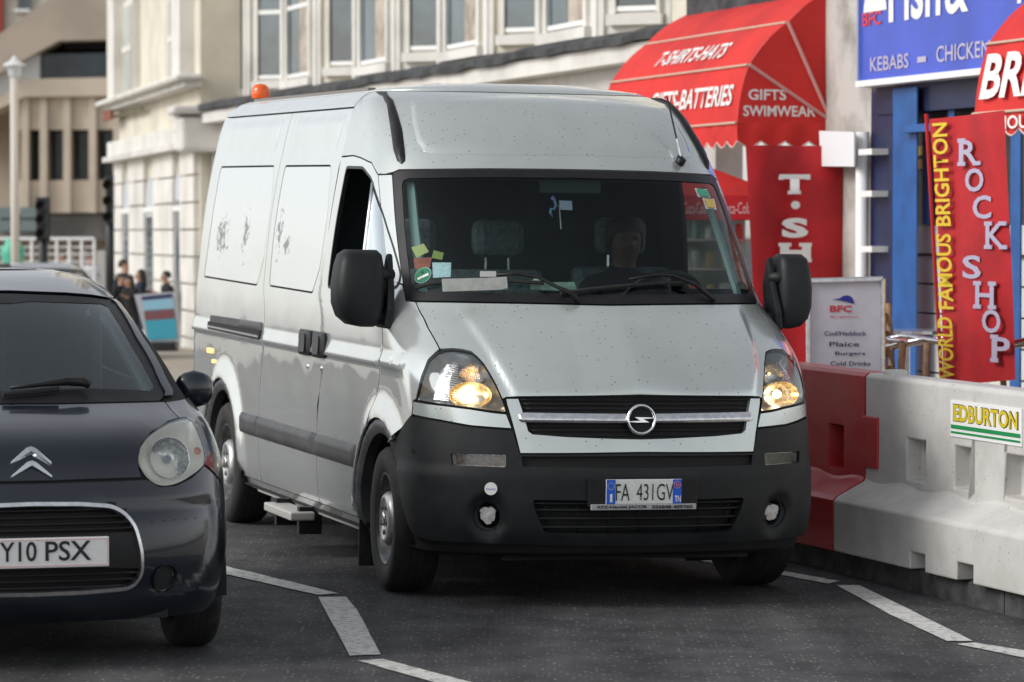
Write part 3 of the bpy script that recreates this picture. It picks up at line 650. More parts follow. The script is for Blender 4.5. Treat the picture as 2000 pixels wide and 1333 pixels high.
b = MB(); b.box(pc + Vector((.002, 0, -.070)), (.014, .505, .027)); stp = b.build('dealer_strip', mat('grey_strip', (.42, .42, .43), .4, .3), holder, bevel=.003)
text('KFZ-Handel JACOB', pc + Vector((.010, -.105, -.070)), Y_, Z_, .235, .017, TEXTK, stp, bold=.03)
text('036848-409760', pc + Vector((.010, .135, -.070)), Y_, Z_, .195, .016, TEXTK, stp, bold=.03)
b = MB(); b.box(pc + Vector((.003, 0, .0)), (.008, .362, .112)); plate = b.build('number_plate', mat('plate_white', (.74, .74, .72), .35, noise=.06, nscale=60), holder, bevel=.002)
bl = mat('plate_blue', (.008, .11, .62), .4)
for yy in (-.159, .159):
    b = MB(); b.box(pc + Vector((.0075, yy, 0)), (.002, .042, .110)); b.build('plate_blue_band', bl, plate)
text('FA', pc + Vector((.0085, -.103, -.002)), Y_, Z_, .066, .076, TEXTK, plate, bold=-.004)
text('431GV', pc + Vector((.0085, .052, -.002)), Y_, Z_, .178, .076, TEXTK, plate, bold=-.004)
text('I', pc + Vector((.0095, -.159, -.028)), Y_, Z_, .012, .038, TEXTW, plate, bold=.03)
text('TN', pc + Vector((.0095, .161, -.034)), Y_, Z_, .030, .030, TEXTW, plate, bold=.02)
text('15', pc + Vector((.0095, .159, .030)), Y_, Z_, .016, .016, mat('plate_orange', (.80, .2, .05), .5), plate, bold=.02)
b = MB(); b.tube([pc + Vector((.0098, .159 + .015 * math.cos(a), .030 + .016 * math.sin(a))) for a in np.linspace(0, 2 * math.pi, 25)], .0011, 5, cap=False); b.build('plate_date_ring', mat('plate_orange_ring', (.80, .2, .05), .5), plate)
for i in range(12):
    a = 2 * math.pi * i / 12; b = MB(); b.lathe([(.0022, 0), (.0005, .0005)], pc + Vector((.0087, -.159 + .015 * math.cos(a), .026 + .016 * math.sin(a))), (1, 0, 0), 6); b.build('plate_star', TEXTY, plate)
# headlights
for sg in (1, -1):
    f_ = (lambda p: p) if sg > 0 else neg
    bowl = patch(V, f_(inset(hl, .002)), 'headlight', mat('headlight_housing', (.42, .43, .44), .28, .6), van, off=lambda u, z, d: -.010 - .075 * np.clip(d / .03, 0, 1), thick=.0, edge=0, h=.02)
    tag(bowl, 'lit headlight glowing warm white')
    def hp(px, py, off):
        v_ = V.pt(px, py, off); return Vector((v_.x, v_.y * (1 if sg > 0 else -1), v_.z))
    ax = Vector((1, -.22 * sg, 0)).normalized()
    c = hp(912, 764, -.05); b = MB(); b.lathe([(.098, .036), (.090, .0), (.060, -.022), (.024, -.032)], c, ax, 32, sy=.62); b.build('low_beam_reflector', REFLIT, bowl, smooth=True, fixn=True)
    b = MB(); b.lathe([(.001, .02), (.015, .014), (.020, 0), (.015, -.014), (.001, -.02)], c, ax, 16); b.build('low_beam_bulb', BULB, bowl, smooth=True)
    c = hp(917, 718, -.05); b = MB(); b.lathe([(.066, .024), (.058, .0), (.036, -.018), (.008, -.022)], c, ax, 28, sy=.75); b.build('high_beam_reflector', REFL, bowl, smooth=True, fixn=True)
    b = MB(); b.lathe([(.001, .010), (.006, .006), (.007, 0), (.001, -.006)], c, ax, 12); b.build('high_beam_bulb', mat('side_bulb', (1, .6, .3), .3, emit=(1, .50, .16), estr=2.5), bowl, smooth=True)
    for i in range(16):
        t = i / 15; y0 = 706 + 72 * t; x0 = 874 - 18 * min(1, t * 1.6) - (2 if t > .5 else 0); x1 = 893 - 5 * t
        b = MB(); b.tube([hp(x0, y0, -.030), hp((x0 + x1) / 2, y0 + 1.5, -.026), hp(x1, y0 + 3, -.030)], .0030, 6); b.build('indicator_rib', mat('white_rib', (.80, .80, .80), .25), bowl, smooth=True) if i == 0 else None
        if i: rb_ = b.build('indicator_rib', bpy.data.materials['white_rib'], bowl, smooth=True)
    b = MB(); q = [hp(x_, y_, -.042) for x_, y_ in ((835, 778), (842, 745), (853, 716), (868, 700), (884, 694), (892, 700), (878, 716), (870, 745), (868, 782))]; b.add(q, [tuple(range(len(q)))]); b.build('indicator_panel', REFL, bowl, fixn=True)
    patch(V, f_(inset(hl, .003)), 'headlight_lens', LENS, bowl, off=.002, thick=0, edge=0, h=.03)
    patch(V, f_(inset(hl, .0)), 'headlight_bezel', BLACKP, bowl, off=-.002, thick=.02, holes=[f_(inset(hl, .0035))], edge=0)
# side: flares, rub strips, sill, handles, rail, step
for sg in (1, -1):
    f_ = (lambda p: p) if sg > 0 else neg
    fl = V.xz(arc(0, AZ, .484, 57, 186, 26)) + V.xz(arc(0, AZ, .405, 190, 48, 30))
    patch(V, f_(fl), 'front_arch_flare', TRIM, van, off=lambda u, z, d: .003 + .016 * np.clip(d / .02, 0, 1), h=.03, thick=.05)
    fl = V.xz(arc(WB, AZ, .484, 0, 180, 34)) + V.xz(arc(WB, AZ, .41, 184, -4, 34))
    patch(V, f_(fl), 'rear_arch_flare', TRIM, van, off=lambda u, z, d: .003 + .016 * np.clip(d / .02, 0, 1), h=.03, thick=.05)
    for a, b_ in ((-.50, -1.315), (-1.335, -1.375), (-1.39, -2.655), (-2.675, -3.02), (-3.03, -3.10)):
        q = rounded(V.xz([(a, .545), (a, .66), (b_, .66), (b_, .545)]), .012, 3)
        patch(V, f_(q), 'rub_strip', TRIM, van, off=lambda u, z, d: .004 + .016 * np.clip(d / .016, 0, 1) ** .7, h=.02, thick=.02)
    q = V.xz([(-.49, .292), (-1.9, .292), (-3.08, .292), (-3.06, .235), (-1.9, .235), (-.50, .235)])
    patch(V, f_(q), 'sill', SILVER, van, off=lambda u, z, d: -.012 - .12 * (.292 - z), h=.03, thick=.06)
    q = V.xz([(-.49, .238), (-1.9, .238), (-3.0, .238), (-3.0, .215), (-.50, .215)]); patch(V, f_(q), 'sill_flange', mat('flange_paint', (.42, .43, .41), .5), van, off=-.028, h=.03, thick=.05)
for x0, x1, nm in ((-1.685, -1.435, 'sliding_door_handle'), (-1.385, -1.135, 'cab_door_handle')):
    for sg in (1, -1):
        f_ = (lambda p: p) if sg > 0 else neg
        own = (sl if 'sliding' in nm else doors)[0 if sg > 0 else 1]
        q = rounded(V.xz([(x0, 1.045), (x1, 1.045), (x1, 1.175), (x0, 1.175)]), .03)
        hd = patch(V, f_(q), nm, BLACKP, own, off=lambda u, z, d: .016 + .010 * np.clip(d / .02, 0, 1), thick=.04, h=.02)
        q2 = rounded(V.xz([(x0 + .07, 1.062), (x1 - .06, 1.062), (x1 - .06, 1.158), (x0 + .07, 1.158)]), .02)
        patch(V, f_(q2), 'handle_grip', TRIM, hd, off=.034, thick=.012, h=.02)
for px_, py_ in ((601, 716), (628, 720)):
    p = V.pt(px_, py_, 0); b = MB(); b.lathe([(.014, 0), (.013, .004), (.001, .004)], p, V.pn(px_, py_), 14); b.build('door_lock', CHROME_D, van, smooth=True)
p = V.pt(768, 705, 0); b = MB(); b.lathe([(.026, 0), (.024, .012), (.012, .018), (.001, .018)], p, V.pn(768, 705), 18); b.build('side_repeater', WHITE, van, smooth=True)
q = rounded(V.xz([(-3.97, 1.085), (-2.60, 1.078), (-2.60, 1.128), (-3.97, 1.128)]), .015)
rl = patch(V, q, 'sliding_door_rail', SEAM, van, off=.019, thick=.03, h=.04)
q = rounded(V.xz([(-3.97, 1.122), (-2.60, 1.118), (-2.62, 1.172), (-3.95, 1.165)]), .015)
patch(V, q, 'rail_cover', TRIM, rl, off=lambda u, z, d: .008 + .024 * np.clip(d / .02, 0, 1), thick=.02, h=.03)
q = V.xz([(-3.95, 1.096), (-2.62, 1.090), (-2.62, 1.101), (-3.95, 1.107)]); patch(V, q, 'rail_track', CHROME_D, rl, off=.024, thick=.01, h=.04)
for (px_, py_), sz in (((411, 685), (.07, .014)), ((418, 706), (.035, .010))):
    x_, z_ = V.P(*[np.array([a]) for a in V.px([(px_, py_)])[0]])[0][[0, 2]]
    patch(V, rounded(V.xz([(x_ - sz[0], z_ - sz[1]), (x_ + sz[0], z_ - sz[1]), (x_ + sz[0], z_ + sz[1]), (x_ - sz[0], z_ + sz[1])]), .01), 'amber_patch', mat('glowing_amber', (.9, .45, .12), .2, emit=(1, .6, .25), estr=.8), van, off=.008, h=.03)  # small emissive amber patches on the rear side
tp = V.px([(735, 884)])[0]
st = MB(); st.box((-1.85, -1.0, .215), (.62, .13, .045)); step = st.build('side_step', mat('step_alloy', (.55, .53, .50), .45, .6), van, bevel=.008)
for x_ in (-1.60, -2.12):
    b = MB(); b.box((x_, -.95, .19), (.05, .12, .14)); b.build('step_bracket', BLACKP, step)
for yy in (-.84, .84):
    b = MB(); b.box((-.48, yy, .25), (.012, .26, .36)); b.build('mud_flap', RUBBER, van)
    for xx in (0, WB):
        wheel_well(van, xx, yy, AZ, .43, .27, 1 if yy > 0 else -1)
b = MB(); b.box((-1.95, 0, .33), (4.9, 1.40, .14)); b.box((.35, 0, .26), (.7, 1.2, .10)); b.box((-4.2, 0, .42), (.6, 1.6, .2)); b.build('underbody', SEAM, van)
b = MB(); b.tube([(0, -.8, .30), (0, .8, .30)], .05, 10); b.build('front_axle', SEAM, van)
b = MB(); b.tube([(WB, -.8, .32), (WB, .8, .32)], .06, 10); b.build('rear_axle', SEAM, van)
for x_ in (0, WB):
    for s_ in (-1, 1):
        w = empty('wheel'); w.parent = van
        ring_wheel(w, (x_, s_ * .868, AZ), .343, .215, s_, .213, steer=(.06 if x_ == 0 else 0) * s_)
# mirrors
def mirr_y(y, sg): return y if sg > 0 else .985 + (-y - .99) * .74
def mirror(sg):
    m = empty('door_mirror'); m.parent = van
    rings = []
    for z_, ya, yb, xa, xb in ((1.250, -1.10, -1.035, -.08, .02), (1.262, -1.16, -1.005, -.11, .05), (1.30, -1.205, -.995, -.13, .075), (1.36, -1.226, -.99, -.14, .085), (1.45, -1.228, -.99, -.14, .085), (1.54, -1.215, -.993, -.135, .075), (1.59, -1.20, -1.0, -.12, .055), (1.612, -1.17, -1.02, -.09, .02)):
        cx, cy, rx, ry = (xa + xb) / 2, (ya + yb) / 2, (xb - xa) / 2, (yb - ya) / 2
        rings.append([(cx + rx * math.copysign(abs(math.cos(t)) ** .55, math.cos(t)), mirr_y(cy + ry * math.copysign(abs(math.sin(t)) ** .5, math.sin(t)), sg), z_) for t in np.linspace(0, 2 * math.pi, 28, False)])
    b = MB(); b.loft(rings); h_ = b.build('mirror_housing', BUMPER, m, smooth=True, fixn=True)
    for z_ in (1.50, 1.30):
        b = MB(); b.tube([(.02, mirr_y(-1.10, sg), z_), (.03, mirr_y(-1.02, sg), z_), (.0, s2(-.95, sg), z_ - .005)], [.03, .027, .03], 10); b.build('mirror_arm', BUMPER, m, smooth=True)
    b = MB(); b.prism([(-.10, s2(-.965, sg), 1.245), (.075, s2(-.965, sg), 1.245), (.085, s2(-.955, sg), 1.33), (.05, s2(-.945, sg), 1.43), (-.02, s2(-.94, sg), 1.60), (-.09, s2(-.945, sg), 1.46)], (0, s2(-.035, sg), 0)); b.build('mirror_base', BUMPER, m, bevel=.01, fixn=True)
    b = MB(); b.box((-.142, mirr_y(-1.11, sg), 1.45), (.006, .13, .24)); b.build('mirror_glass', CHROME, m)
def s2(y, sg): return y if sg > 0 else -y
mirror(1); mirror(-1)
# wipers
for blade, arm in ((((813, 566), (840, 558), (900, 550), (960, 550), (1010, 553), (1062, 557)), ((965, 547), (1010, 545), (1050, 552), (1085, 570), (1112, 583), (1130, 591))), (((1095, 577), (1150, 569), (1230, 561), (1300, 556), (1335, 557)), ((1225, 556), (1275, 547), (1310, 549), (1350, 565), (1395, 590)))):
    w = empty('wiper'); w.parent = van
    b = MB(); b.tube([V.pt(*p, .012) for p in blade], .009, 6); b.build('wiper_blade', RUBBER, w)
    b = MB(); b.tube([V.pt(*p, .035) for p in arm[:-1]] + [V.pt(*arm[-1], .008)], [.006, .007, .008, .009, .011, .014][:len(arm)], 8); b.build('wiper_arm', BLACKP, w, smooth=True)
# aerial, beacon
p0 = V.pt(1327, 316, 0); o_, d_ = ray(1303, 190); o_ = V.Mi @ o_; d_ = (V.Mi.to_3x3() @ d_); t_ = (p0.x - .22 - o_.x) / d_.x; p1 = o_ + d_ * t_
ae = empty('aerial'); ae.parent = van
b = MB(); b.tube([p0 - Vector((.02, 0, .03)), p0 + Vector((.03, 0, .01)), p0 + (p1 - p0) * .08 + Vector((.02, 0, 0))], [.022, .026, .013], 10); b.build('aerial_base', BLACKP, ae, smooth=True)
pa = p0 + Vector((.02, 0, .02)); b = MB(); b.tube([pa, pa + (p1 - pa) * .3], .006, 6); b.build('aerial_stem', CHROME_D, ae); b = MB(); b.tube([pa + (p1 - pa) * .3, p1], .0045, 6); b.build('aerial_whip', BLACKP, ae)
o_, d_ = ray(508, 193); o_ = V.Mi @ o_; d_ = V.Mi.to_3x3() @ d_; t_ = (-.62 - o_.y) / d_.y; bc = o_ + d_ * t_
bc.x = max(bc.x, -4.35)
b = MB(); b.lathe([(.058, -.06), (.058, -.004), (.054, .0)], bc, (0, 0, 1), 24); b.lathe([(.050, 0), (.054, .02), (.054, .045), (.046, .068), (.030, .082), (.001, .088)], bc, (0, 0, 1), 24, mi=1); tag(b.build('beacon', [BLACKP, AMBER], van, smooth=True), 'orange beacon lamp on the roof')
b = MB(); b.box((-2.9, -.66, 2.412), (2.7, .04, .022)); b.build('roof_bar', mat('roof_bar_taupe', (.20, .18, .17), .6), van)
# cab interior
cab = MB(); uu = np.linspace(-1.12, 1.12, 33)
def slab(z_, off, back):
    P = V.P(uu, np.full(33, z_)) + V.N(uu, np.full(33, z_)) * np.array([1, 1, 0]) * off; P[:, 2] = z_
    return [tuple(p) for p in P] + [(back, .80, z_), (back, -.80, z_)]
cab.loft([slab(.80, -.30, -.12), slab(1.05, -.20, -.20), slab(1.28, -.12, -.17), slab(1.345, -.075, -.10), slab(1.365, -.075, .0)]); cab.build('dashboard', DASHM, van, fixn=True)
b = MB(); b.prism([(-1.52, y_, z_) for y_, z_ in ((-.93, .45), (.93, .45), (.93, 1.3), (.84, 2.0), (.74, 2.25), (-.74, 2.25), (-.84, 2.0), (-.93, 1.3))], (-.03, 0, 0)); b.build('bulkhead', mat('bulkhead_grey', (.035, .047, .050), .9, noise=.2, nscale=3), van, fixn=True)
b = MB(); b.box((-.6, 0, .62), (1.9, 1.8, .05)); b.build('cab_floor', DARK, van)
b = MB(); b.prism([(-.36, -.40, 2.06), (-.62, -.70, 2.10), (-1.5, -.76, 2.12), (-1.5, .76, 2.12), (-.62, .70, 2.10), (-.36, .40, 2.06)], (0, 0, .02)); b.build('cab_headliner', HEADLN, van, fixn=True)
def seat(y0, y1, nm, zt_=1.52, n_heads=1):
    s = empty(nm); s.parent = van
    b = MB(); b.box((-.72, (y0 + y1) / 2, .93), (.52, y1 - y0, .18)); b.build('seat_cushion', SEATM, s, bevel=.05)
    b = MB(); b.prism([(-.95, y0, .95), (-.83, y0, .98), (-.95, y0, zt_), (-1.02, y0, zt_ + .01), (-1.10, y0, zt_ - .06), (-1.07, y0, .95)], (0, y1 - y0, 0)); b.build('seat_back', SEATM, s, bevel=.04, fixn=True)
    for i in range(n_heads):
        yc = y0 + (y1 - y0) * (i + .5) / n_heads
        b = MB(); b.box((-1.02, yc, zt_ + .16), (.11, .27, .19)); b.build('headrest', SEATM, s, bevel=.045)
        b = MB(); b.tube([(-1.03, yc - .06, zt_ - .02), (-1.03, yc - .06, zt_ + .1)], .007, 6); b.tube([(-1.03, yc + .06, zt_ - .02), (-1.03, yc + .06, zt_ + .1)], .007, 6); b.build('headrest_post', CHROME_D, s)
seat(-.82, .10, 'bench_seat', 1.50, 2); seat(.26, .78, 'driver_seat', 1.52)
b = MB(); c0 = Vector((-.30, .50, 1.34)); ax = Vector((-.75, 0, .55)).normalized(); uu_ = Vector((0, 1, 0)); vv_ = ax.cross(uu_)
b.tube([c0 + uu_ * .215 * math.cos(a) + vv_ * .215 * math.sin(a) for a in np.linspace(0, 2 * math.pi, 37)], .017, 8, cap=False); sw = b.build('steering_wheel', BLACKP, van, smooth=True)
b = MB(); b.tube([c0 - uu_ * .2, c0 - ax * .03, c0 + uu_ * .2], [.016, .05, .016], 8); b.tube([c0 - ax * .03, c0 - ax * .3], .03, 8); b.build('steering_hub', BLACKP, sw, smooth=True)
b = MB(); b.box((-.235, 0, 1.935), (.05, .30, .085)); b.tube([(-.25, 0, 1.95), (-.27, 0, 2.0)], .010, 6); b.build('rear_view_mirror', DASHM, van, bevel=.015)
for y0_, y1_ in ((-.62, -.12), (.12, .62)):
    b = MB(); b.prism([(-.40, y0_, 2.03), (-.40, y1_, 2.03), (-.33, y1_, 1.965), (-.33, y0_, 1.965)], (-.02, 0, -.012)); b.build('sun_visor', HEADLN, van, fixn=True)
for sg in (1, -1):
    ip = V.px([(784, 345), (800, 345), (812, 470), (826, 562), (806, 566), (793, 470)]); patch(V, ip if sg > 0 else neg(ip), 'pillar_lining', PILLARM, van, off=-.05, thick=.02)
# screen stickers
def sticker(px4, m, name, lab, off=-.009):
    b = MB(); q = [V.pt(*p, off) for p in px4]; b.add(q, [tuple(range(len(q)))]); o = b.build(name, m, van, fixn=True); tag(o, lab); return o
c = V.pt(824, 536, -.009); nn = V.pn(824, 536); b = MB(); b.lathe([(.044, 0), (.001, .0005)], c, nn, 28); s1 = b.build('round_badge', mat('badge_rim', (.72, .75, .72), .5), van); tag(s1, 'green round emissions badge inside the windscreen corner')
b = MB(); b.lathe([(.040, .0015), (.001, .002)], c, nn, 28); b.build('badge_face', mat('badge_green', (.03, .32, .14), .5), s1)
yv = (Vector((0, 1, 0)) - nn * nn.y).normalized(); zv = nn.cross(yv)
b = MB(); q = [c + nn * .004 + yv * a + zv * d_ for a, d_ in ((-.03, -.018), (.03, -.018), (.03, -.004), (-.03, -.004))]; b.add(q, [(0, 1, 2, 3)]); b.build('badge_label', WHITE, s1)
text('4', c + zv * .016, yv, zv, .014, .024, TEXTK, s1, off=.004)
sticker(((843, 511), (880, 511), (879, 539), (844, 541)), mat('permit_white', (.70, .74, .78), .6, noise=.1, nscale=80), 'permit_card', 'white parking permit card behind the windscreen')
sticker(((801, 482), (826, 474), (836, 490), (812, 502)), mat('leaflet_yellow', (.55, .48, .18), .6), 'yellow_leaflet', 'small yellow leaflet in the windscreen corner')
sticker(((846, 487), (866, 492), (862, 506), (842, 502)), mat('leaflet_olive', (.35, .34, .08), .6), 'olive_leaflet', 'olive leaflet tucked behind the windscreen')
sticker(((806, 503), (842, 501), (838, 521), (808, 524)), mat('leaflet_red', (.42, .08, .04), .6, noise=.2, nscale=40), 'red_leaflet', 'red leaflet in the windscreen corner')
a_ = sticker(((1357, 367), (1382, 369), (1389, 385), (1364, 384)), WHITE, 'green_vignette', 'green and white toll sticker at the top of the windscreen', -.004)
b = MB(); q = [V.pt(*p, .0) for p in ((1361, 369), (1381, 371), (1387, 384), (1366, 382))]; b.add(q, [(0, 1, 2, 3)]); b.build('vignette_print', mat('vignette_green', (.05, .40, .22), .5), a_, fixn=True)
a_ = sticker(((1373, 386), (1396, 388), (1401, 409), (1380, 407)), WHITE, 'yellow_vignette', 'yellow and white toll sticker below the green one', -.004)
b = MB(); q = [V.pt(*p, .0) for p in ((1376, 388), (1394, 390), (1398, 407), (1382, 405))]; b.add(q, [(0, 1, 2, 3)]); b.build('vignette_print', mat('vignette_yellow', (.70, .50, .10), .5), a_, fixn=True)
# loose things in the cab (each its own thing, in world space)
def cabquad(px4, m, name, lab, cat):
    b = MB(); q = []
    for p in px4:
        o_, d_ = ray(*p); o_ = V.Mi @ o_; d_ = V.Mi.to_3x3() @ d_
        t_ = ((.26 - .35 * 0) - o_.x) / d_.x; q.append(VM @ (o_ + d_ * t_))
    b.prism(q, VM.to_3x3() @ Vector((-.003, 0, 0))); return tag(b.build(name, m, None, fixn=True), lab, cat)
pw = mat('printed_paper', (.55, .56, .52), .7, noise=.08, nscale=30)
cabquad(((863, 545), (950, 543), (990, 541), (992, 566), (865, 570)), pw, 'document_sheet', 'white printed sheet lying on the van dashboard behind the left wiper', 'paper')
cabquad(((938, 530), (969, 530), (969, 541), (938, 541)), mat('ticket_white', (.7, .68, .68), .6), 'ticket_card', 'small white ticket with red line standing on the van dashboard', 'card')
cabquad(((1035, 553), (1050, 539), (1060, 552), (1122, 551), (1128, 570), (1036, 566)), mat('map_paper', (.55, .66, .52), .7, noise=.2, nscale=30), 'folded_map', 'pale green folded map on the van dashboard', 'map')
o_, d_ = ray(1080, 388); o_ = V.Mi @ o_; d_ = V.Mi.to_3x3() @ d_
def inv_(px_, py_, x_): 
    o_, d_ = ray(px_, py_); o_ = V.Mi @ o_; d_ = V.Mi.to_3x3() @ d_; return VM @ (o_ + d_ * ((x_ - o_.x) / d_.x))
b = MB(); b.tube([inv_(x_, y_, -.20) for x_, y_ in ((1078, 385), (1083, 392), (1086, 402), (1082, 410), (1076, 408), (1075, 416), (1079, 424))], [.010, .008, .007, .007, .006, .007, .004], 8)
tag(b.build('hanging_charm', mat('charm_teal', (.10, .55, .35), .4, col2=(.25, .15, .55), nscale=40), None, smooth=True), 'curly green charm hanging from the van rear-view mirror', 'charm')
b = MB(); b.tube([inv_(1092, 400, -.20), inv_(1094, 425, -.20), inv_(1096, 448, -.20)], .0035, 6); tag(b.build('mirror_tassel', mat('cord_pale', (.55, .48, .47), .7), None), 'thin pale tassel string hanging below the van rear-view mirror', 'tassel')
b = MB(); b.prism([inv_(x_, y_, -.19) for x_, y_ in ((1092, 392), (1117, 393), (1118, 411), (1095, 410))], VM.to_3x3() @ Vector((-.004, 0, 0))); af = b.build('air_freshener_card', mat('card_lilac', (.55, .55, .70), .5), None, fixn=True); tag(af, 'lilac air freshener card beside the green charm', 'card')
# ---------------------------------------------------------------- road, markings, kerb, pavement
def asphalt():
    m = mat('asphalt', (.078, .078, .082), .82, noise=.35, nscale=3.0, bump=.5, bscale=260, lo=.3, hi=.7); n = m.node_tree.nodes; l = m.node_tree.links; b = n['Principled BSDF']
    old = b.inputs['Base Color'].links[0].from_socket; tc = n.new('ShaderNodeTexCoord')
    for sc, th, pick, c, amt in ((42, .30, .20, (.42, .42, .41), .55), (120, .35, .5, (.012, .012, .012), .6), (18, .10, .25, (.55, .54, .52), .6)):
        vo = n.new('ShaderNodeTexVoronoi'); vo.inputs['Scale'].default_value = sc; l.new(tc.outputs['Object'], vo.inputs['Vector'])
        lt = n.new('ShaderNodeMath'); lt.operation = 'LESS_THAN'; lt.inputs[1].default_value = th; l.new(vo.outputs['Distance'], lt.inputs[0])
        sp = n.new('ShaderNodeSeparateColor'); l.new(vo.outputs['Color'], sp.inputs[0])
        g2 = n.new('ShaderNodeMath'); g2.operation = 'LESS_THAN'; g2.inputs[1].default_value = pick; l.new(sp.outputs[0], g2.inputs[0])
        mm = n.new('ShaderNodeMath'); mm.operation = 'MULTIPLY'; l.new(lt.outputs[0], mm.inputs[0]); l.new(g2.outputs[0], mm.inputs[1])
        m2 = n.new('ShaderNodeMath'); m2.operation = 'MULTIPLY'; m2.inputs[1].default_value = amt; l.new(mm.outputs[0], m2.inputs[0])
        mx = n.new('ShaderNodeMix'); mx.data_type = 'RGBA'; mx.inputs[7].default_value = (*c, 1); l.new(m2.outputs[0], mx.inputs[0]); l.new(old, mx.inputs[6]); old = mx.outputs[2]
    # tyre-polished bands and patch repairs along the lane
    mp = n.new('ShaderNodeMapping'); mp.inputs['Rotation'].default_value = (0, 0, -.29); mp.inputs['Scale'].default_value = (1.1, .12, 1); l.new(tc.outputs['Object'], mp.inputs[0])
    nz = n.new('ShaderNodeTexNoise'); nz.inputs['Scale'].default_value = 1.3; nz.inputs['Detail'].default_value = 7; nz.inputs['Roughness'].default_value = .65; l.new(mp.outputs[0], nz.inputs[0])
    rp = n.new('ShaderNodeValToRGB'); rp.color_ramp.elements[0].position = .35; rp.color_ramp.elements[1].position = .68; rp.color_ramp.elements[0].color = (.48, .48, .49, 1); rp.color_ramp.elements[1].color = (1.4, 1.38, 1.34, 1); l.new(nz.outputs['Fac'], rp.inputs[0])
    mx = n.new('ShaderNodeMix'); mx.data_type = 'RGBA'; mx.blend_type = 'MULTIPLY'; mx.inputs[0].default_value = 1; l.new(old, mx.inputs[6]); l.new(rp.outputs[0], mx.inputs[7]); old = mx.outputs[2]
    b.inputs['Specular IOR Level'].default_value = .25
    l.new(old, b.inputs['Base Color']); return m
xs = [-900, -300, -60, -12, -6, -3, 0, 3, 6, 12, 60, 300, 900]; ys = [-900, -200, -40, 0, 6, 12, 18, 24, 26, 28, 30, 32, 34, 40, 50, 60, 72, 110, 200, 500, 1500]
b = MB(); b.v = [(x, y, gz(x, y)) for x in xs for y in ys]; ny = len(ys)
b.f = [(i * ny + j, (i + 1) * ny + j, (i + 1) * ny + j + 1, i * ny + j + 1) for i in range(len(xs) - 1) for j in range(ny - 1)]; b.m = [0] * len(b.f)
tag(b.build('road', asphalt(), None, smooth=True), kind='structure')
MARK = mat('road_paint', (.62, .61, .58), .7, col2=(.30, .30, .29), nscale=26, lo=.36, hi=.50, bump=.3, bscale=200)
for poly in ([(230, 1052), (260, 1053), (454, 1109), (662, 1159), (620, 1162), (440, 1121), (220, 1059)], [(621.5, 1166), (676, 1166), (696, 1190), (744, 1278), (682.6, 1280.5)],
             [(698, 1290), (747.6, 1287), (922, 1333), (1100, 1378), (1020, 1378), (849, 1333)], [(1325, 1083), (1345, 1083), (1400, 1095), (1539, 1117), (1640, 1135), (1617, 1140), (1534, 1124.5), (1401, 1102), (1330, 1087)],
             [(1634, 1143), (1679, 1143), (1763, 1184), (1900, 1252), (1850, 1252), (1738, 1200)], [(1869, 1258), (1903, 1255), (2000, 1270.5), (2150, 1294), (2120, 1304), (2000, 1284.5)]):
    poly = poly if False else resample(poly, 16)
    r_ = random.Random(len(poly)); b = MB(); q = [ground(x + r_.uniform(-.7, .7), y + r_.uniform(-.35, .35), .005) for x, y in poly]; v2, F_, bd, rg = tess([(p.x, p.y) for p in q], [], .12)
    b.v = [(x, y, gz(x, y) + .005) for x, y in v2]; b.f = F_; b.m = [0] * len(F_)
    tag(b.build('road_marking', MARK, None, fixn=True), kind='structure')
KD = Vector((.325, -.9457, 0)); KN = Vector((-.9457, -.325, 0)); KO = Vector((1.655, 17.98, 0))     # along the kerb towards the camera; towards the road
kerb = tag(empty('kerb'), kind='structure')
KM = mat('kerb_stone', (.055, .055, .056), .85, noise=.4, nscale=7, bump=.4, bscale=60)
for i in range(-34, 16):
    a = KO + KD * (i * .915); c_ = KO + KD * (i * .915 + .905); bx = []
    for p in (a, c_):
        for n_, z_ in ((0, -.08), (0, .105), (-.02, .118), (-.15, .118), (-.15, -.08)):
            q = p + KN * n_; bx.append((q.x, q.y, gz(p.x, p.y) + z_))
    b = MB(); b.add(bx, [(0, 1, 6, 5), (1, 2, 7, 6), (2, 3, 8, 7), (3, 4, 9, 8), (4, 3, 2, 1, 0), (5, 6, 7, 8, 9)]); b.build('kerb_stone', KM, kerb, fixn=True)
def paving():
    m = mat('paving', (.40, .34, .27), .85, noise=.18, nscale=1.5); n = m.node_tree.nodes; l = m.node_tree.links; b = n['Principled BSDF']
    br = n.new('ShaderNodeTexBrick'); br.inputs['Scale'].default_value = 1.6; br.inputs['Mortar Size'].default_value = .01; br.inputs['Color1'].default_value = (.42, .36, .29, 1); br.inputs['Color2'].default_value = (.36, .31, .25, 1); br.inputs['Mortar'].default_value = (.2, .18, .15, 1)
    tc = n.new('ShaderNodeTexCoord'); l.new(tc.outputs['Object'], br.inputs[0]); l.new(br.outputs[0], b.inputs['Base Color']); return m
b = MB(); rows_ = [(-62, 1), (14, 1)]; ks = np.linspace(-140, 15, 60); ns = (-.155, -2, -5, -9, -18)
b.v = [tuple(KO + KD * k + KN * n_ + Vector((0, 0, gz(*(KO + KD * k).xy) + .116))) for k in ks for n_ in ns]
b.f = [(i * 5 + j, (i + 1) * 5 + j, (i + 1) * 5 + j + 1, i * 5 + j + 1) for i in range(59) for j in range(4)]; b.m = [0] * len(b.f)
tag(b.build('pavement', paving(), None, fixn=True), kind='structure')
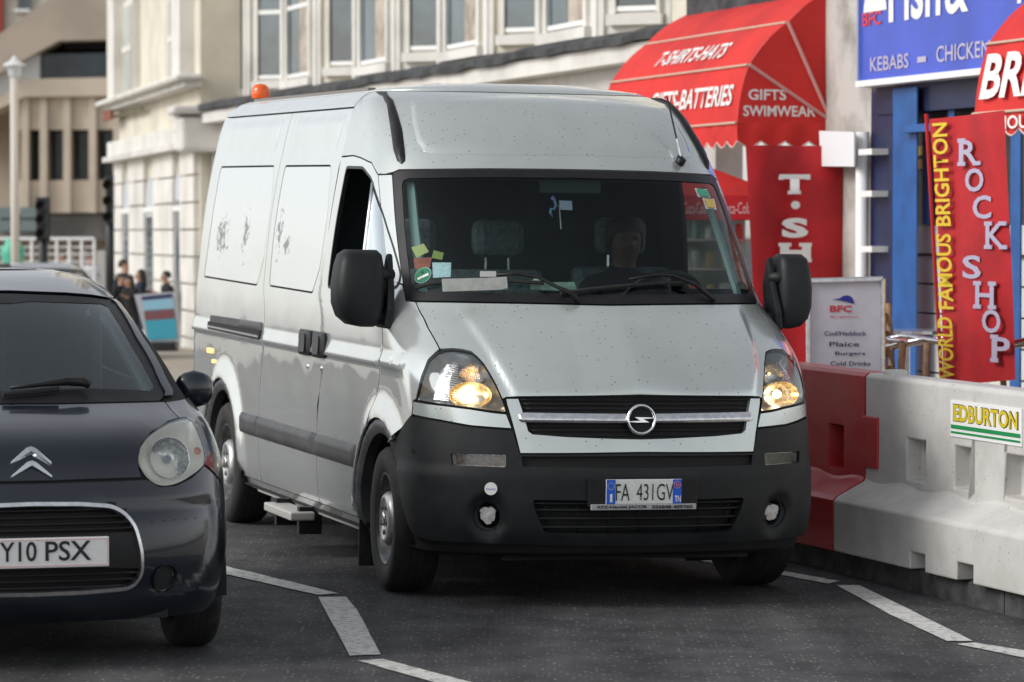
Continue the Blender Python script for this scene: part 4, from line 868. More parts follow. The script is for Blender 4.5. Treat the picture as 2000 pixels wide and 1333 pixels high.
# seafront promenade, beach and sea on the camera's side of the road (outside the picture, seen in reflections)
def strip(nm, n0, n1, dz, m):
    b = MB(); ks = np.linspace(-70, 70, 29); b.v = [tuple(KO + KD * k + KN * n_ + Vector((0, 0, gz(*(KO + KD * k + KN * n_).xy) + dz))) for k in ks for n_ in (n0, n1)]
    b.f = [(i * 2, i * 2 + 1, i * 2 + 3, i * 2 + 2) for i in range(28)]; b.m = [0] * 28; tag(b.build(nm, m, None, fixn=True), kind='structure')
strip('promenade', 8.2, 24, .12, mat('promenade_paving', (.46, .43, .38), .85, noise=.12, nscale=1.2))
strip('beach', 24, 60, .02, mat('shingle', (.36, .29, .20), .9, noise=.3, nscale=6)); strip('sea', 60, 700, .03, mat('sea_water', (.10, .14, .14), .25, bump=.5, bscale=.6))

# ---------------------------------------------------------------- water-filled barriers on the pavement edge
def boolean(o, cutters):
    for c in cutters:
        m = o.modifiers.new('cut', 'BOOLEAN'); m.operation = 'DIFFERENCE'; m.object = c; m.solver = 'EXACT'
    dg = bpy.context.evaluated_depsgraph_get(); me = bpy.data.meshes.new_from_object(o.evaluated_get(dg)); o.modifiers.clear(); o.data = me
    for c in cutters: bpy.data.objects.remove(c)
BO = Vector((1.751, 17.50, 0)) ; BO.z = gz(BO.x, BO.y) + .118
BU = Vector((0, 0, 1)); BS = -.0126      # slope along the kerb
def bw(k, n_, z_): p = BO + KD * k + KN * n_; return Vector((p.x, p.y, BO.z + BS * k + z_))
def bp(px, py, n_):
    """pixel on the barrier's vertical plane n -> (k, z)"""
    o, d = ray(px, py); t = ((BO + KN * n_ - o).dot(KN)) / d.dot(KN); p = o + d * t; k = (p - BO).dot(KD); return k, p.z - BO.z - BS * k
def rect(px0, py0, px1, py1, n_):
    a = bp(px0, py0, n_); c = bp(px1, py1, n_); return (a[0], c[0], min(a[1], c[1]), max(a[1], c[1]))
kj = bp(1690, 900, -.175)[0]; kb0 = bp(1672, 1040, 0)[0]
w1 = rect(1770, 855, 1808, 944, -.175); w2 = rect(1863, 868, 1903, 962, -.175); dk = w2[0] - w1[0]
zW = (w1[2] + .0, w1[3])
wins = [(w1[0] + dk * i, w1[1] + dk * i, *zW) for i in range(5)]
p1_ = rect(1777, 1086, 1806, 1120, 0); p2_ = rect(1868, 1108, 1900, 1143, 0)
DKW = dk; WK = w1[0] - dk * .35
SEC = [(0, 0), (0, .255), (-.02, .275), (-.165, .345), (-.175, .36), (-.175, .875), (-.195, .893), (-.335, .893), (-.355, .875), (-.355, .36), (-.37, .345), (-.51, .275), (-.53, .255), (-.53, 0)]
def barrier(k0, k1, m, name, wins, pockets, lab):
    b = MB(); n_ = max(2, int((k1 - k0) / .06)); rings = []
    for i in range(n_ + 1):
        k = k0 + (k1 - k0) * i / n_; wv = .012 * math.sin((k - WK) * 2 * math.pi / DKW)
        rings.append([bw(k, a, z_ + (wv if .3 < z_ < .5 else 0)) for a, z_ in SEC])
    b.loft(rings); o = b.build(name, m, None, fixn=True)
    cs = []
    for ka, kb, za, zb_ in wins:
        for face in (-.175, -.355):
            c = MB(); sgn = -1 if face == -.175 else 1; q = []
            for k, z_ in ((ka, za), (kb, za), (kb, zb_), (ka, zb_)): q.append(bw(k, face - sgn * .02, z_))
            kc = (ka + kb) / 2; zc = (za + zb_) / 2
            q2 = [bw(kc + (k - kc) * .86, face + sgn * .085, zc + (z_ - zc) * .92) for k, z_ in ((ka, za), (kb, za), (kb, zb_), (ka, zb_))]
            c.loft([q, q2]); cs.append(c.build('cut', m, None, fixn=True))
    for ka, kb, za, zb_ in pockets:
        c = MB(); c.loft([[bw(ka, n_, z_) for n_, z_ in ((.05, za - .02), (.05, zb_), (-.6, zb_), (-.6, za - .02))], [bw(kb, n_, z_) for n_, z_ in ((.05, za - .02), (.05, zb_), (-.6, zb_), (-.6, za - .02))]]); cs.append(c.build('cut', m, None, fixn=True))
    boolean(o, cs)
    bv = o.modifiers.new('bevel', 'BEVEL'); bv.width = .010; bv.segments = 2; bv.limit_method = 'ANGLE'; bv.angle_limit = R(35)
    o.name = name; return tag(o, lab, 'barrier', 'plastic road barriers on the pavement edge')
KJ = min(kj, kb0 + .05)
wb = barrier(KJ, KJ + 2.15, BPLAS, 'road_barrier', wins, [(p1_[0], p1_[1], 0, .085), (p2_[0], p2_[1], 0, .085)], 'white plastic barrier block with a yellow and green name board')
rw = rect(1618, 826, 1648, 918, -.175)
rb = barrier(KJ - 2.0, KJ - .012, RPLAS, 'road_barrier', [(rw[0] - dk * i, rw[1] - dk * i, rw[2], rw[3]) for i in range(1)], [(KJ - 1.4, KJ - 1.25, 0, .085), (KJ - .8, KJ - .65, 0, .085)], 'red plastic barrier block standing between the van and the white barrier')
lu = rect(1686, 812, 1713, 917, -.165); c = MB(); 
c.loft([[bw(k, n_, z_) for n_, z_ in ((-.162, lu[2]), (-.162, lu[3]), (-.36, lu[3]), (-.36, lu[2]))] for k in (KJ - .02, lu[1])]); c.build('locking_lug', RPLAS, rb, fixn=True, bevel=.006)
cp = bw(bp(1745, 738, -.25)[0], -.26, .893); c = MB(); c.lathe([(.062, -.01), (.062, .014), (.052, .024), (.001, .026)], cp, (0, 0, 1), 28); c.build('filler_cap', BPLAS, wb, smooth=True)
s0 = rect(1857, 781, 1996, 866, -.170); z0_, z1_ = bp(1857, 852, -.17)[1], bp(1857, 781, -.17)[1]; k0_, k1_ = s0[0], s0[1]
SU = (KD + Vector((0, 0, BS))).normalized()
c = MB(); c.loft([[bw(k, -.168, z_) for k, z_ in ((k0_, z0_), (k1_, z0_), (k1_, z1_), (k0_, z1_))], [bw(k, -.180, z_) for k, z_ in ((k0_, z0_), (k1_, z0_), (k1_, z1_), (k0_, z1_))]]); sb = c.build('name_board', WHITE, wb, fixn=True)
zm = (z0_ + z1_) / 2; hh = z1_ - z0_
text('EDBURTON', bw((k0_ + k1_) / 2, -.170, z0_ + hh * .66), SU, BU, (k1_ - k0_) * .92, hh * .50, TEXTK, sb, bold=.045, extr=.002, off=.001)
text('EDBURTON', bw((k0_ + k1_) / 2, -.170, z0_ + hh * .66), SU, BU, (k1_ - k0_) * .90, hh * .46, mat('sign_yellow', (.62, .48, .02), .5), sb, bold=.03, off=.003)
for f0, f1 in ((.22, .33), (.09, .15)):
    c = MB(); c.add([bw(k, -.1655, z0_ + hh * f) for k, f in ((k0_ + .01, f0), (k1_ - .01, f0), (k1_ - .01, f1), (k0_ + .01, f1))], [(0, 1, 2, 3)]); c.build('green_stripe', GREEN, sb)
# ---------------------------------------------------------------- small dark hatchback
CK = 1.05; _psi = .28; _L = Vector((math.cos(_psi), math.sin(_psi), 0))
_w = Vector((-1.335, 14.70, gz(-1.335, 14.70))); _o = _w - _L * .715 * CK
CM = pose(_o.x, _o.y, _o.z, _psi)
car = empty('hatchback_car', CM)
tag(car, 'dark blue-grey hatchback with double chevron badge, cut by the left edge', 'car')
K = Loft([(.17, .62, .25, .76, 2.5), (.22, .69, .22, .80, 2.5), (.30, .735, .20, .83, 2.5), (.42, .755, .18, .852, 2.5), (.55, .745, .16, .858, 2.5), (.66, .705, .13, .858, 2.5), (.735, .680, .10, .856, 2.5),
          (.81, .655, .06, .850, 2.5), (.87, .605, .0, .840, 2.5), (.92, .51, -.05, .826, 2.6), (.955, .39, -.12, .815, 2.7), (.985, .265, -.20, .805, 2.7), (1.012, .15, -.26, .797, 2.6), (1.04, .10, -.29, .785, 2.45),
          (1.20, -.16, -.58, .735, 2.4), (1.414, -.55, -1.0, .625, 2.4), (1.44, -.61, -1.06, .605, 2.5), (1.48, -.80, -1.25, .57, 2.7), (1.52, -1.15, -1.5, .50, 3), (1.54, -1.4, -1.7, .40, 3)], -2.85, 1, CM)
neg = lambda poly: [(-u, z) for u, z in poly]
kz = lambda px, py: K.px([(px, py)])[0][1]
c_ws = K.px([(20, 572), (75, 574), (129, 576), (180, 580), (216, 586), (226, 594), (264, 659), (299, 720), (321, 766), (320, 776), (312, 783), (200, 786), (100, 788), (25, 788)])
c_wso = bothsides([(0, c_ws[0][1] + .002)] + c_ws + [(0, c_ws[-1][1] - .002)])
c_wi = K.px([(20, 592), (60, 588), (120, 590), (200, 593), (212, 600), (255, 672), (299, 748), (301, 757), (294, 763), (240, 760), (172, 758), (100, 760), (25, 763)])
c_wsi = bothsides([(0, c_wi[0][1])] + c_wi + [(0, c_wi[-1][1])])
c_hl = catmull(K.px([(271, 897), (275, 870), (296, 845), (331, 824), (366, 816), (377, 824), (390, 850), (401, 890), (399, 908), (374, 930), (343, 946), (312, 948), (289, 934), (276, 915)]), 4)
c_gr = rounded(bothsides([(0, kz(70, 983))] + K.px([(156, 983), (218, 987), (244, 1000), (266, 1027), (279, 1076), (279, 1122), (266, 1143), (248, 1152), (156, 1160), (80, 1163)]) + [(0, kz(70, 1164))]), .03, 3)
c_sw = rounded(K.xz([(-.62, 1.06), (-1.55, 1.05), (-2.30, 1.08), (-2.05, 1.34), (-1.45, 1.42), (-1.15, 1.40)]), .05)
WR = .295
arch_c = K.xz(arc(0, .285, .345, -14, 194, 26)); arch_r = K.xz(arc(-2.46, .285, .345, -14, 194, 26))
patch(K, [(-7.4, .19), (0, .19), (7.4, .19), (7.4, 1.535), (0, 1.535), (-7.4, 1.535)], 'body_shell', SEAM, car, off=-.014, thick=0, edge=0, h=.07, holes=[c_wso, c_sw, neg(c_sw), inset(c_hl, .004), neg(inset(c_hl, .004)), inset(c_gr, -.004), arch_c, neg(arch_c), arch_r, neg(arch_r)])
rc = MB(); us = np.linspace(-7.4, 7.4, 60); r0 = K.P(us, np.full(60, 1.533)); r1 = r0 * np.array([.8, .6, 1]) + np.array([-.35, 0, .012]); rc.loft([r0, r1]); rc.build('roof_crown', NAVY, car, smooth=True, fixn=True)
hood = [(0, kz(64, 941))] + K.px([(100, 940.5), (156, 938), (220, 936), (277, 934), (272, 915), (271, 897), (275, 870), (296, 845), (331, 824), (350, 818), (334, 800), (322, 785), (312, 784), (200, 787), (100, 789), (30, 789)]) + [(0, c_ws[-1][1] - .004)]
patch(K, inset(bothsides(hood), .0035), 'bonnet', NAVY, car, h=.03)
P1 = K.px([(322, 785), (334, 800), (350, 818), (366, 816), (377, 824), (390, 850), (401, 890), (399, 908)])
side = P1 + K.xz([(.37, .70), (.30, .64)] + arc(0, .285, .355, 66, 180, 16) + [(-.36, .22), (-1.2, .22), (-2.1, .22)] + arc(-2.46, .285, .355, 0, 178, 16) + [(-2.70, .35)]) + [(6.55, .5), (6.55, 1.0)] + K.xz([(-2.4, 1.02), (-1.5, 1.02), (-.6, 1.035), (-.32, 1.03)])
patch(K, inset(side, .003), 'side_panel', NAVY, car, mirror=True, off=lambda u, z, d: .004 * np.clip(1 - np.abs(z - .75) / .05, 0, 1))
bmp = [(0, kz(64, 946))] + K.px([(100, 945), (156, 943), (220, 941), (283, 938), (290, 939), (312, 952), (343, 950), (375, 934), (399, 911)]) + K.xz([(.37, .695), (.30, .635), (.30, .55), (.345, .42), (.36, .30), (.365, .21)]) + [(1.2, .185), (0, .18)]
fog = K.px([(324, 1131)])[0]; fogh = [(fog[0] + .05 * math.cos(a), fog[1] + .05 * math.sin(a)) for a in np.linspace(0, 2 * math.pi, 22, False)]
def bo(u, z, d):
    a = np.abs(u); ue = np.interp(z, [.25, .35, .5, .62, .66], [.75, .98, 1.06, 1.06, 1.0])
    return -.014 * np.clip((ue - a) / .03, 0, 1) * np.clip((.655 - z) / .02, 0, 1) * np.clip((z - .27) / .03, 0, 1)
cb = patch(K, bothsides(bmp), 'front_bumper', NAVY, car, holes=[c_gr, fogh, neg(fogh)], off=bo, h=.022, thick=.04)
patch(K, inset(c_gr, -.004), 'grille_surround', CHROME_D, cb, off=lambda u, z, d: .001 + .012 * np.clip(d / .007, 0, 1), holes=[inset(c_gr, .011)], h=.02, thick=.03, edge=0)
gb = patch(K, inset(c_gr, .002), 'grille', SEAM, cb, off=-.055, thick=0, edge=0)
zt_, zb_ = kz(70, 983), kz(70, 1164)
band = bothsides([(0, zb_ + .235)] + K.px([(270, 1038), (277, 1076), (277, 1112)]) + [(0, zb_ + .115)]); patch(K, band, 'grille_panel', BLACKP, cb, off=-.02, thick=.03)
for zz in list(np.linspace(zb_ + .02, zb_ + .10, 4)) + list(np.linspace(zb_ + .255, zt_ - .02, 4)):
    uu = np.linspace(-.55, .55, 20); P = K.P(uu, np.full(20, zz)) + K.N(uu, np.full(20, zz)) * -.03; b = MB(); b.tube([tuple(p) for p in P], .006, 6); b.build('grille_slat', BLACKP, gb, smooth=True)
for sg in (1, -1):
    u = np.array([sg * fog[0]]); z = np.array([fog[1]]); p = Vector(K.P(u, z)[0]); nn = Vector(K.N(u, z)[0])
    b = MB(); b.lathe([(.056, -.004), (.050, -.02), (.046, -.045), (.001, -.05)], p, nn, 24); b.build('fog_lamp', BLACKP, cb, smooth=True, fixn=True)
    f_ = (lambda q: q) if sg > 0 else neg
    hb = patch(K, f_(inset(c_hl, .002)), 'headlight', mat('headlight_pale_housing', (.88, .86, .80), .4, .0), car, off=lambda u, z, d: -.006 - .05 * np.clip(d / .04, 0, 1), thick=0, edge=0, h=.02)
    q = K.px([(335, 893)])[0]; u = np.array([sg * q[0]]); z = np.array([q[1]]); p = Vector(K.P(u, z)[0]); nn = (Vector(K.N(u, z)[0]) + Vector((1.2, 0, 0))).normalized()
    b = MB(); b.lathe([(.082, -.022), (.085, -.018), (.080, -.030), (.066, -.058), (.035, -.072), (.001, -.074)], p, nn, 30); b.build('headlight_reflector', REFL, hb, smooth=True, fixn=True)
    b = MB(); b.lathe([(.001, -.03), (.014, -.036), (.018, -.05), (.012, -.066)], p, nn, 14); b.build('headlight_bulb', mat('bulb_glass', (.5, .55, .62), .1, .6), hb, smooth=True)
    b = MB(); q2 = K.px([(388, 880)])[0]; p2 = Vector(K.P(np.array([sg * q2[0]]), np.array([q2[1]]))[0]); b.lathe([(.016, -.012), (.012, -.02), (.001, -.02)], p2, nn, 14); b.build('indicator_bulb', mat('indicator_amber', (.7, .28, .08), .3), hb, smooth=True)
    patch(K, f_(inset(c_hl, .002)), 'headlight_lens', glass('hazed_lens', (.98, .97, .93), 1.6, .18), hb, off=.004, thick=0, edge=0, h=.03)
# badge: two chevrons
for dy in (0, 25.5):
    b = MB(); out = [(17, 910), (19, 903), (50, 877), (60, 874), (70, 878), (101, 904), (101, 912), (60, 889)]
    q = [K.pt(x_ + (1.5 if dy else 0), y_ + dy, .002) for x_, y_ in out]; qq = [K.pt(x_ + (1.5 if dy else 0), y_ + dy, .016) for x_, y_ in [(20, 909), (21, 905), (51, 880), (60, 877.5), (69, 881), (99, 905.5), (99, 909.5), (60, 886)]]
    n_ = 8; b.add(q + qq, [(i, (i + 1) % n_, n_ + (i + 1) % n_, n_ + i) for i in range(n_)] + [(8, 9, 10, 15), (10, 11, 15), (11, 12, 15), (12, 13, 14, 15)]); b.build('chevron_badge', CHROME, car, fixn=True)
def cx(px, py, x_):
    o, d = ray(px, py); o = K.Mi @ o; d = K.Mi.to_3x3() @ d; return o + d * ((x_ - o.x) / d.x)
pr = cx(212.6, 1077, .765); ph = .116; pw_ = .52 * CK; pcx = Vector((.765, pr.y - pw_ / 2, pr.z))
b = MB(); b.box(pcx, (.012, pw_, ph)); pl = b.build('number_plate', mat('plate_pale', (.72, .71, .70), .35, noise=.03, nscale=40), cb, bevel=.003)
tl = cx(0, 1077, .765).y; tr = cx(177.5, 1077, .765).y; zt2 = cx(100, 1057, .765).z; zb2 = cx(100, 1096, .765).z
ya, yb = cx(72, 1077, .765).y, cx(88, 1077, .765).y
text('Y10', Vector((.7715, (tl + ya) / 2 - .002, (zt2 + zb2) / 2)), Y_, Z_, ya - tl, zt2 - zb2, TEXTK, pl, bold=.012)
text('PSX', Vector((.7715, (yb + tr) / 2, (zt2 + zb2) / 2)), Y_, Z_, tr - yb, zt2 - zb2, TEXTK, pl, bold=.012)
b = MB(); b.tube([pcx + Vector((.0065, pw_ / 2 - .008, ph / 2 - .008)), pcx + Vector((.0065, pw_ / 2 - .008, -ph / 2 + .008)), pcx + Vector((.0065, -pw_ / 2 + .008, -ph / 2 + .008)), pcx + Vector((.0065, -pw_ / 2 + .008, ph / 2 - .008)), pcx + Vector((.0065, pw_ / 2 - .008, ph / 2 - .008))], .0012, 4); b.build('plate_border', mat('plate_pink', (.70, .30, .30), .5), pl)
# windscreen, pillars, roof, glass
patch(K, inset(c_wso, .002), 'windscreen_surround', BLACKP, car, off=-.002, holes=[c_wsi], h=.03)
patch(K, inset(c_wsi, -.004), 'windscreen', glass('car_windscreen', (.84, .94, .90), 2.0), car, off=-.004, thick=0, edge=0, h=.05)
edge_ = c_ws[4:10]; outer = [(u + .085, z + .0) for u, z in edge_][::-1]
patch(K, inset(edge_ + outer, .002), 'windscreen_pillar', NAVY, car, mirror=True, off=.006)
rfp = [(0, c_ws[0][1] + .004)] + [(u, z + .004) for u, z in c_ws[:5]] + [(c_ws[4][0] + .085, c_ws[4][1] + .006), (c_ws[4][0] + .16, 1.50), (1.5, 1.515), (2.4, 1.525), (3.5, 1.534), (0, 1.534)]
patch(K, inset(bothsides(rfp), .002), 'roof', NAVY, car, off=.004, h=.05)
for sg in (1, -1):
    f_ = (lambda q: q) if sg > 0 else neg
    patch(K, f_(inset(c_sw, -.01)), 'side_window', SIDEGLASS, car, off=-.004, thick=0, edge=0)
    ip = K.px([(205, 592), (226, 600), (262, 664), (296, 724), (314, 760), (296, 760), (262, 694), (232, 640)]); patch(K, f_(ip), 'pillar_lining', PILLARM, car, off=-.05, thick=.02)
    w = empty('wheel'); w.parent = car; ring_wheel(w, (0, sg * .715 * CK, WR), WR, .175, sg, .185)
    w = empty('wheel'); w.parent = car; ring_wheel(w, (-2.46, sg * .715 * CK, WR), WR, .175, sg, .185)
    for xx in (0, -2.46):
        wheel_well(car, xx, sg * .73, .285, .345, .22, sg)
    mc = cx(378, 760, -.36); mc.y *= sg; b = MB(); rings = []
    for t in np.linspace(-1, 1, 13):
        r_ = math.sqrt(max(.0004, 1 - abs(t) ** 2.4)); rings.append([(mc.x + .055 * r_ * math.cos(a) + .01, mc.y + sg * .082 * r_ * math.sin(a), mc.z + .080 * t) for a in np.linspace(0, 2 * math.pi, 24, False)])
    mh = MB().loft(rings).build('door_mirror', NAVY, car, smooth=True, fixn=True)
    b.tube([(mc.x, mc.y - sg * .04, mc.z - .06), (mc.x - .02, sg * .80, mc.z - .085)], .03, 10); b.build('mirror_stalk', BLACKP, mh, smooth=True)
b = MB(); b.box((-1.1, 0, .24), (3.0, 1.25, .10)); b.box((.33, 0, .235), (.55, 1.1, .10)); b.build('underbody', SEAM, car)
dash = MB(); uu = np.linspace(-1.0, 1.0, 25)
def slab2(z_, off, back):
    P = K.P(uu, np.full(25, z_)) + K.N(uu, np.full(25, z_)) * np.array([1, 1, 0]) * off; return [(p[0], p[1], z_) for p in P] + [(back, .66, z_), (back, -.66, z_)]
dash.loft([slab2(.70, -.35, -.45), slab2(.95, -.16, -.52), slab2(1.0, -.09, -.40)]); dash.build('dashboard', DASHM, car, fixn=True)
for y_ in (-.34, .34):
    s_ = empty('front_seat'); s_.parent = car
    b = MB(); b.prism([(-1.0, y_ - .23, .6), (-.88, y_ - .23, .62), (-1.06, y_ - .20, 1.34), (-1.16, y_ - .20, 1.34)], (0, .44, 0)); b.build('seat_back', SEATM, s_, bevel=.06, fixn=True)
    b = MB(); b.box((-.75, y_, .58), (.5, .46, .14)); b.build('seat_cushion', SEATM, s_, bevel=.04)
b = MB(); b.box((-2.2, 0, .8), (.08, 1.3, .9)); b.build('rear_seat', SEATM, car, bevel=.04)
b = MB(); b.box((-1.1, 0, .36), (2.6, 1.4, .04)); b.build('car_floor', DARK, car)
b = MB(); c0 = Vector((-.52, -.34, .98)); ax = Vector((-.8, 0, .5)).normalized(); vv_ = ax.cross(Vector((0, 1, 0)))
b.tube([c0 + Vector((0, 1, 0)) * .19 * math.cos(a) + vv_ * .19 * math.sin(a) for a in np.linspace(0, 2 * math.pi, 31)], .016, 8, cap=False); b.build('steering_wheel', BLACKP, car, smooth=True)
w = empty('wiper'); w.parent = car
b = MB(); b.tube([K.pt(*p, .012) for p in ((5, 775), (60, 771), (115, 765))], .010, 6); b.build('wiper_blade', RUBBER, w)
b = MB(); b.tube([K.pt(*p, .03) for p in ((20, 770), (80, 763), (130, 757), (160, 758), (172, 764))], [.008, .010, .018, .020, .016], 8); b.build('wiper_arm', BLACKP, w, smooth=True)
# ---------------------------------------------------------------- the shop parade behind (street frame: k towards the camera along the shops, l across)
SY = .29; SF = Vector((math.sin(SY), -math.cos(SY), 0)); SL = Vector((math.cos(SY), math.sin(SY), 0)); Z_ = Vector((0, 0, 1))
def W(k, l, z): return SF * k + SL * l + Z_ * z
def pl(px, py, l):
    o, d = ray(px, py); p = o + d * ((l - o.dot(SL)) / d.dot(SL)); return p.dot(SF), p.z
def pk(px, py, k):
    o, d = ray(px, py); p = o + d * ((k - o.dot(SF)) / d.dot(SF)); return p.dot(SL), p.z
def sbox(k0, k1, l0, l1, z0, z1, b=None):
    b = b or MB(); q = [W(k, l, z) for k in (k0, k1) for l in (l0, l1) for z in (z0, z1)]
    b.add(q, [(0, 1, 3, 2), (4, 6, 7, 5), (0, 4, 5, 1), (2, 3, 7, 6), (0, 2, 6, 4), (1, 5, 7, 3)]); return b
FL_ = 10.3; G0 = -.45
kE = pl(380, 300, FL_)[0]; kA = pl(1630, 200, FL_)[0]; kZ = kA + 9
# single-storey shop row with fascia and felt roof
shop = empty('shop_row'); tag(shop, 'pale single-storey shop row with long white fascia and black felt roof edge', 'building')
zf0 = pl(1190, 126, FL_)[1]; zf1 = pl(1190, 92, FL_)[1]; kM = pl(1345, 60, FL_)[0]
sbox(kE, kM, FL_ + .25, FL_ + .5, G0, zf1, None).build('wall', STONEG, shop, fixn=True)
sbox(kE, kM, FL_, FL_ + .26, zf0, zf1).build('fascia', CREAMW, shop, fixn=True)
b = MB(); rr = random.Random(5); rings = []
for i in range(41):
    k = kE + (kM + .35 - kE) * i / 40; dz = rr.uniform(-.02, .02)
    rings.append([W(k, l, z + dz * (1 if l < FL_ + .3 else 0)) for l, z in ((FL_ - .07, zf1 + .0), (FL_ - .07, zf1 + .065), (FL_ + .05, zf1 + .12), (FL_ + .75, zf1 + .22), (FL_ + .75, zf1 - .03))])
b.loft(rings); b.build('felt_roof_edge', FELT, shop, fixn=True)
sbox(kE - .35, kE + .05, FL_ - .25, FL_ + .5, zf0 - .12, zf1 + .10).build('end_cornice', STONEG, shop, fixn=True, bevel=.04)
for i in range(9):
    k0 = kE + .8 + i * 2.1
    if k0 + 1.7 > kM: break
    sbox(k0, k0 + 1.7, FL_ + .235, FL_ + .27, .7, 2.6).build('shop_window', DKGLASS, shop, fixn=True)
# upper storeys of the terrace: canted bays
ter = empty('terrace_house'); tag(ter, 'cream stucco terrace with canted bay windows above the shop roof', 'building')
BL = FL_ + .75; WL = BL + .55
kT0 = pl(300, 100, WL)[0]; kT1 = pl(1800, 50, WL)[0]
zs = pl(672, 127, BL + .25)[1]                       # window sill height
sbox(kT0, kT1, WL, WL + .4, zf1 - .3, zf1 + 6).build('wall', CREAM, ter, fixn=True)
BAYC = [CREAM, CREAMW, CREAM, CREAMW, CREAM, CREAMW]
def quadbox(b, p0, p1, z0, z1, d, out):
    """thin box on the vertical face p0-p1, raised by d along out"""
    q = []
    for p in (p0, p1):
        for dd in (-.02, d):
            for z in (z0, z1): v = p + out * dd; q.append((v.x, v.y, z))
    b.add(q, [(0, 1, 3, 2), (4, 6, 7, 5), (0, 4, 5, 1), (2, 3, 7, 6), (0, 2, 6, 4), (1, 5, 7, 3)]); return b
for i, pxf in enumerate((345, 484, 622, 776, 958, 1172)):
    kf = pl(pxf, 100, BL)[0]; d_ = .56
    plan = [W(kf - 2.1 - .5, WL + .05, 0), W(kf - 2.1, BL, 0), W(kf, BL, 0), W(kf + d_, WL + .02, 0), W(kf + d_, WL + .05, 0)]
    zb0 = zs - .42; b = MB(); b.prism([Vector((p.x, p.y, zb0)) for p in plan], (0, 0, 5.4)); bay = b.build('bay', BAYC[i], ter, fixn=True)
    A, B_, Cc = plan[1], plan[2], plan[3]
    for (p0, p1, f0, f1, s0) in ((A, B_, .20, .80, zs - .10), (B_, Cc, .24, .80, zs)):
        e = (p1 - p0); out = Vector((e.y, -e.x, 0)).normalized(); out = out if out.dot(-SL + SF) > 0 else -out
        w0, w1 = p0 + e * f0, p0 + e * f1; zt0 = s0 + 2.0
        pn = quadbox(MB(), w0, w1, s0, zt0, .012, out).build('window_pane', PANE, bay, fixn=True)
        for q0, q1 in ((f0 - .05, f0), (f1, f1 + .05)):
            quadbox(MB(), p0 + e * q0, p0 + e * q1, s0 - .02, zt0 + .05, .05, out).build('window_jamb', CREAMW, bay, fixn=True)
        quadbox(MB(), w0, w1, s0 + .92, s0 + .98, .03, out).build('sash_rail', WHITE, bay, fixn=True)
        quadbox(MB(), w0 + (w1 - w0) * .0, w1, s0 - .0, s0 + .05, .03, out).build('sash_bottom', WHITE, bay, fixn=True)
        quadbox(MB(), p0 + e * (f0 - .10), p0 + e * (f1 + .10), s0 - .14, s0 - .03, .10, out).build('window_sill', CREAMW, bay, fixn=True)
        if p0 is A:
            c_ = mat('curtain', (.42, .36, .30), .9, noise=.25, nscale=3); quadbox(MB(), w0 + (w1 - w0) * .55, w1, s0 + .05, zt0, .020, out).build('curtain', c_, bay, fixn=True)
        quadbox(MB(), p0 + e * .0, p0 + e * .07, zb0, zb0 + 5.3, .04, out).build('pilaster', CREAMW, bay, fixn=True)
        quadbox(MB(), p0 + e * .93, p0 + e * 1.0, zb0, zb0 + 5.3, .04, out).build('pilaster', CREAMW, bay, fixn=True)
    zl = zs - .34
    b = MB(); b.prism([Vector((p.x, p.y, zl - .07)) - SL * .10 + SF * .06 for p in plan[1:4]] + [Vector((p.x, p.y, zl - .07)) for p in (plan[4], plan[0])], (0, 0, .07)); b.build('bay_ledge', mat('ledge_yellowed', (.52, .46, .32), .8), bay, fixn=True)
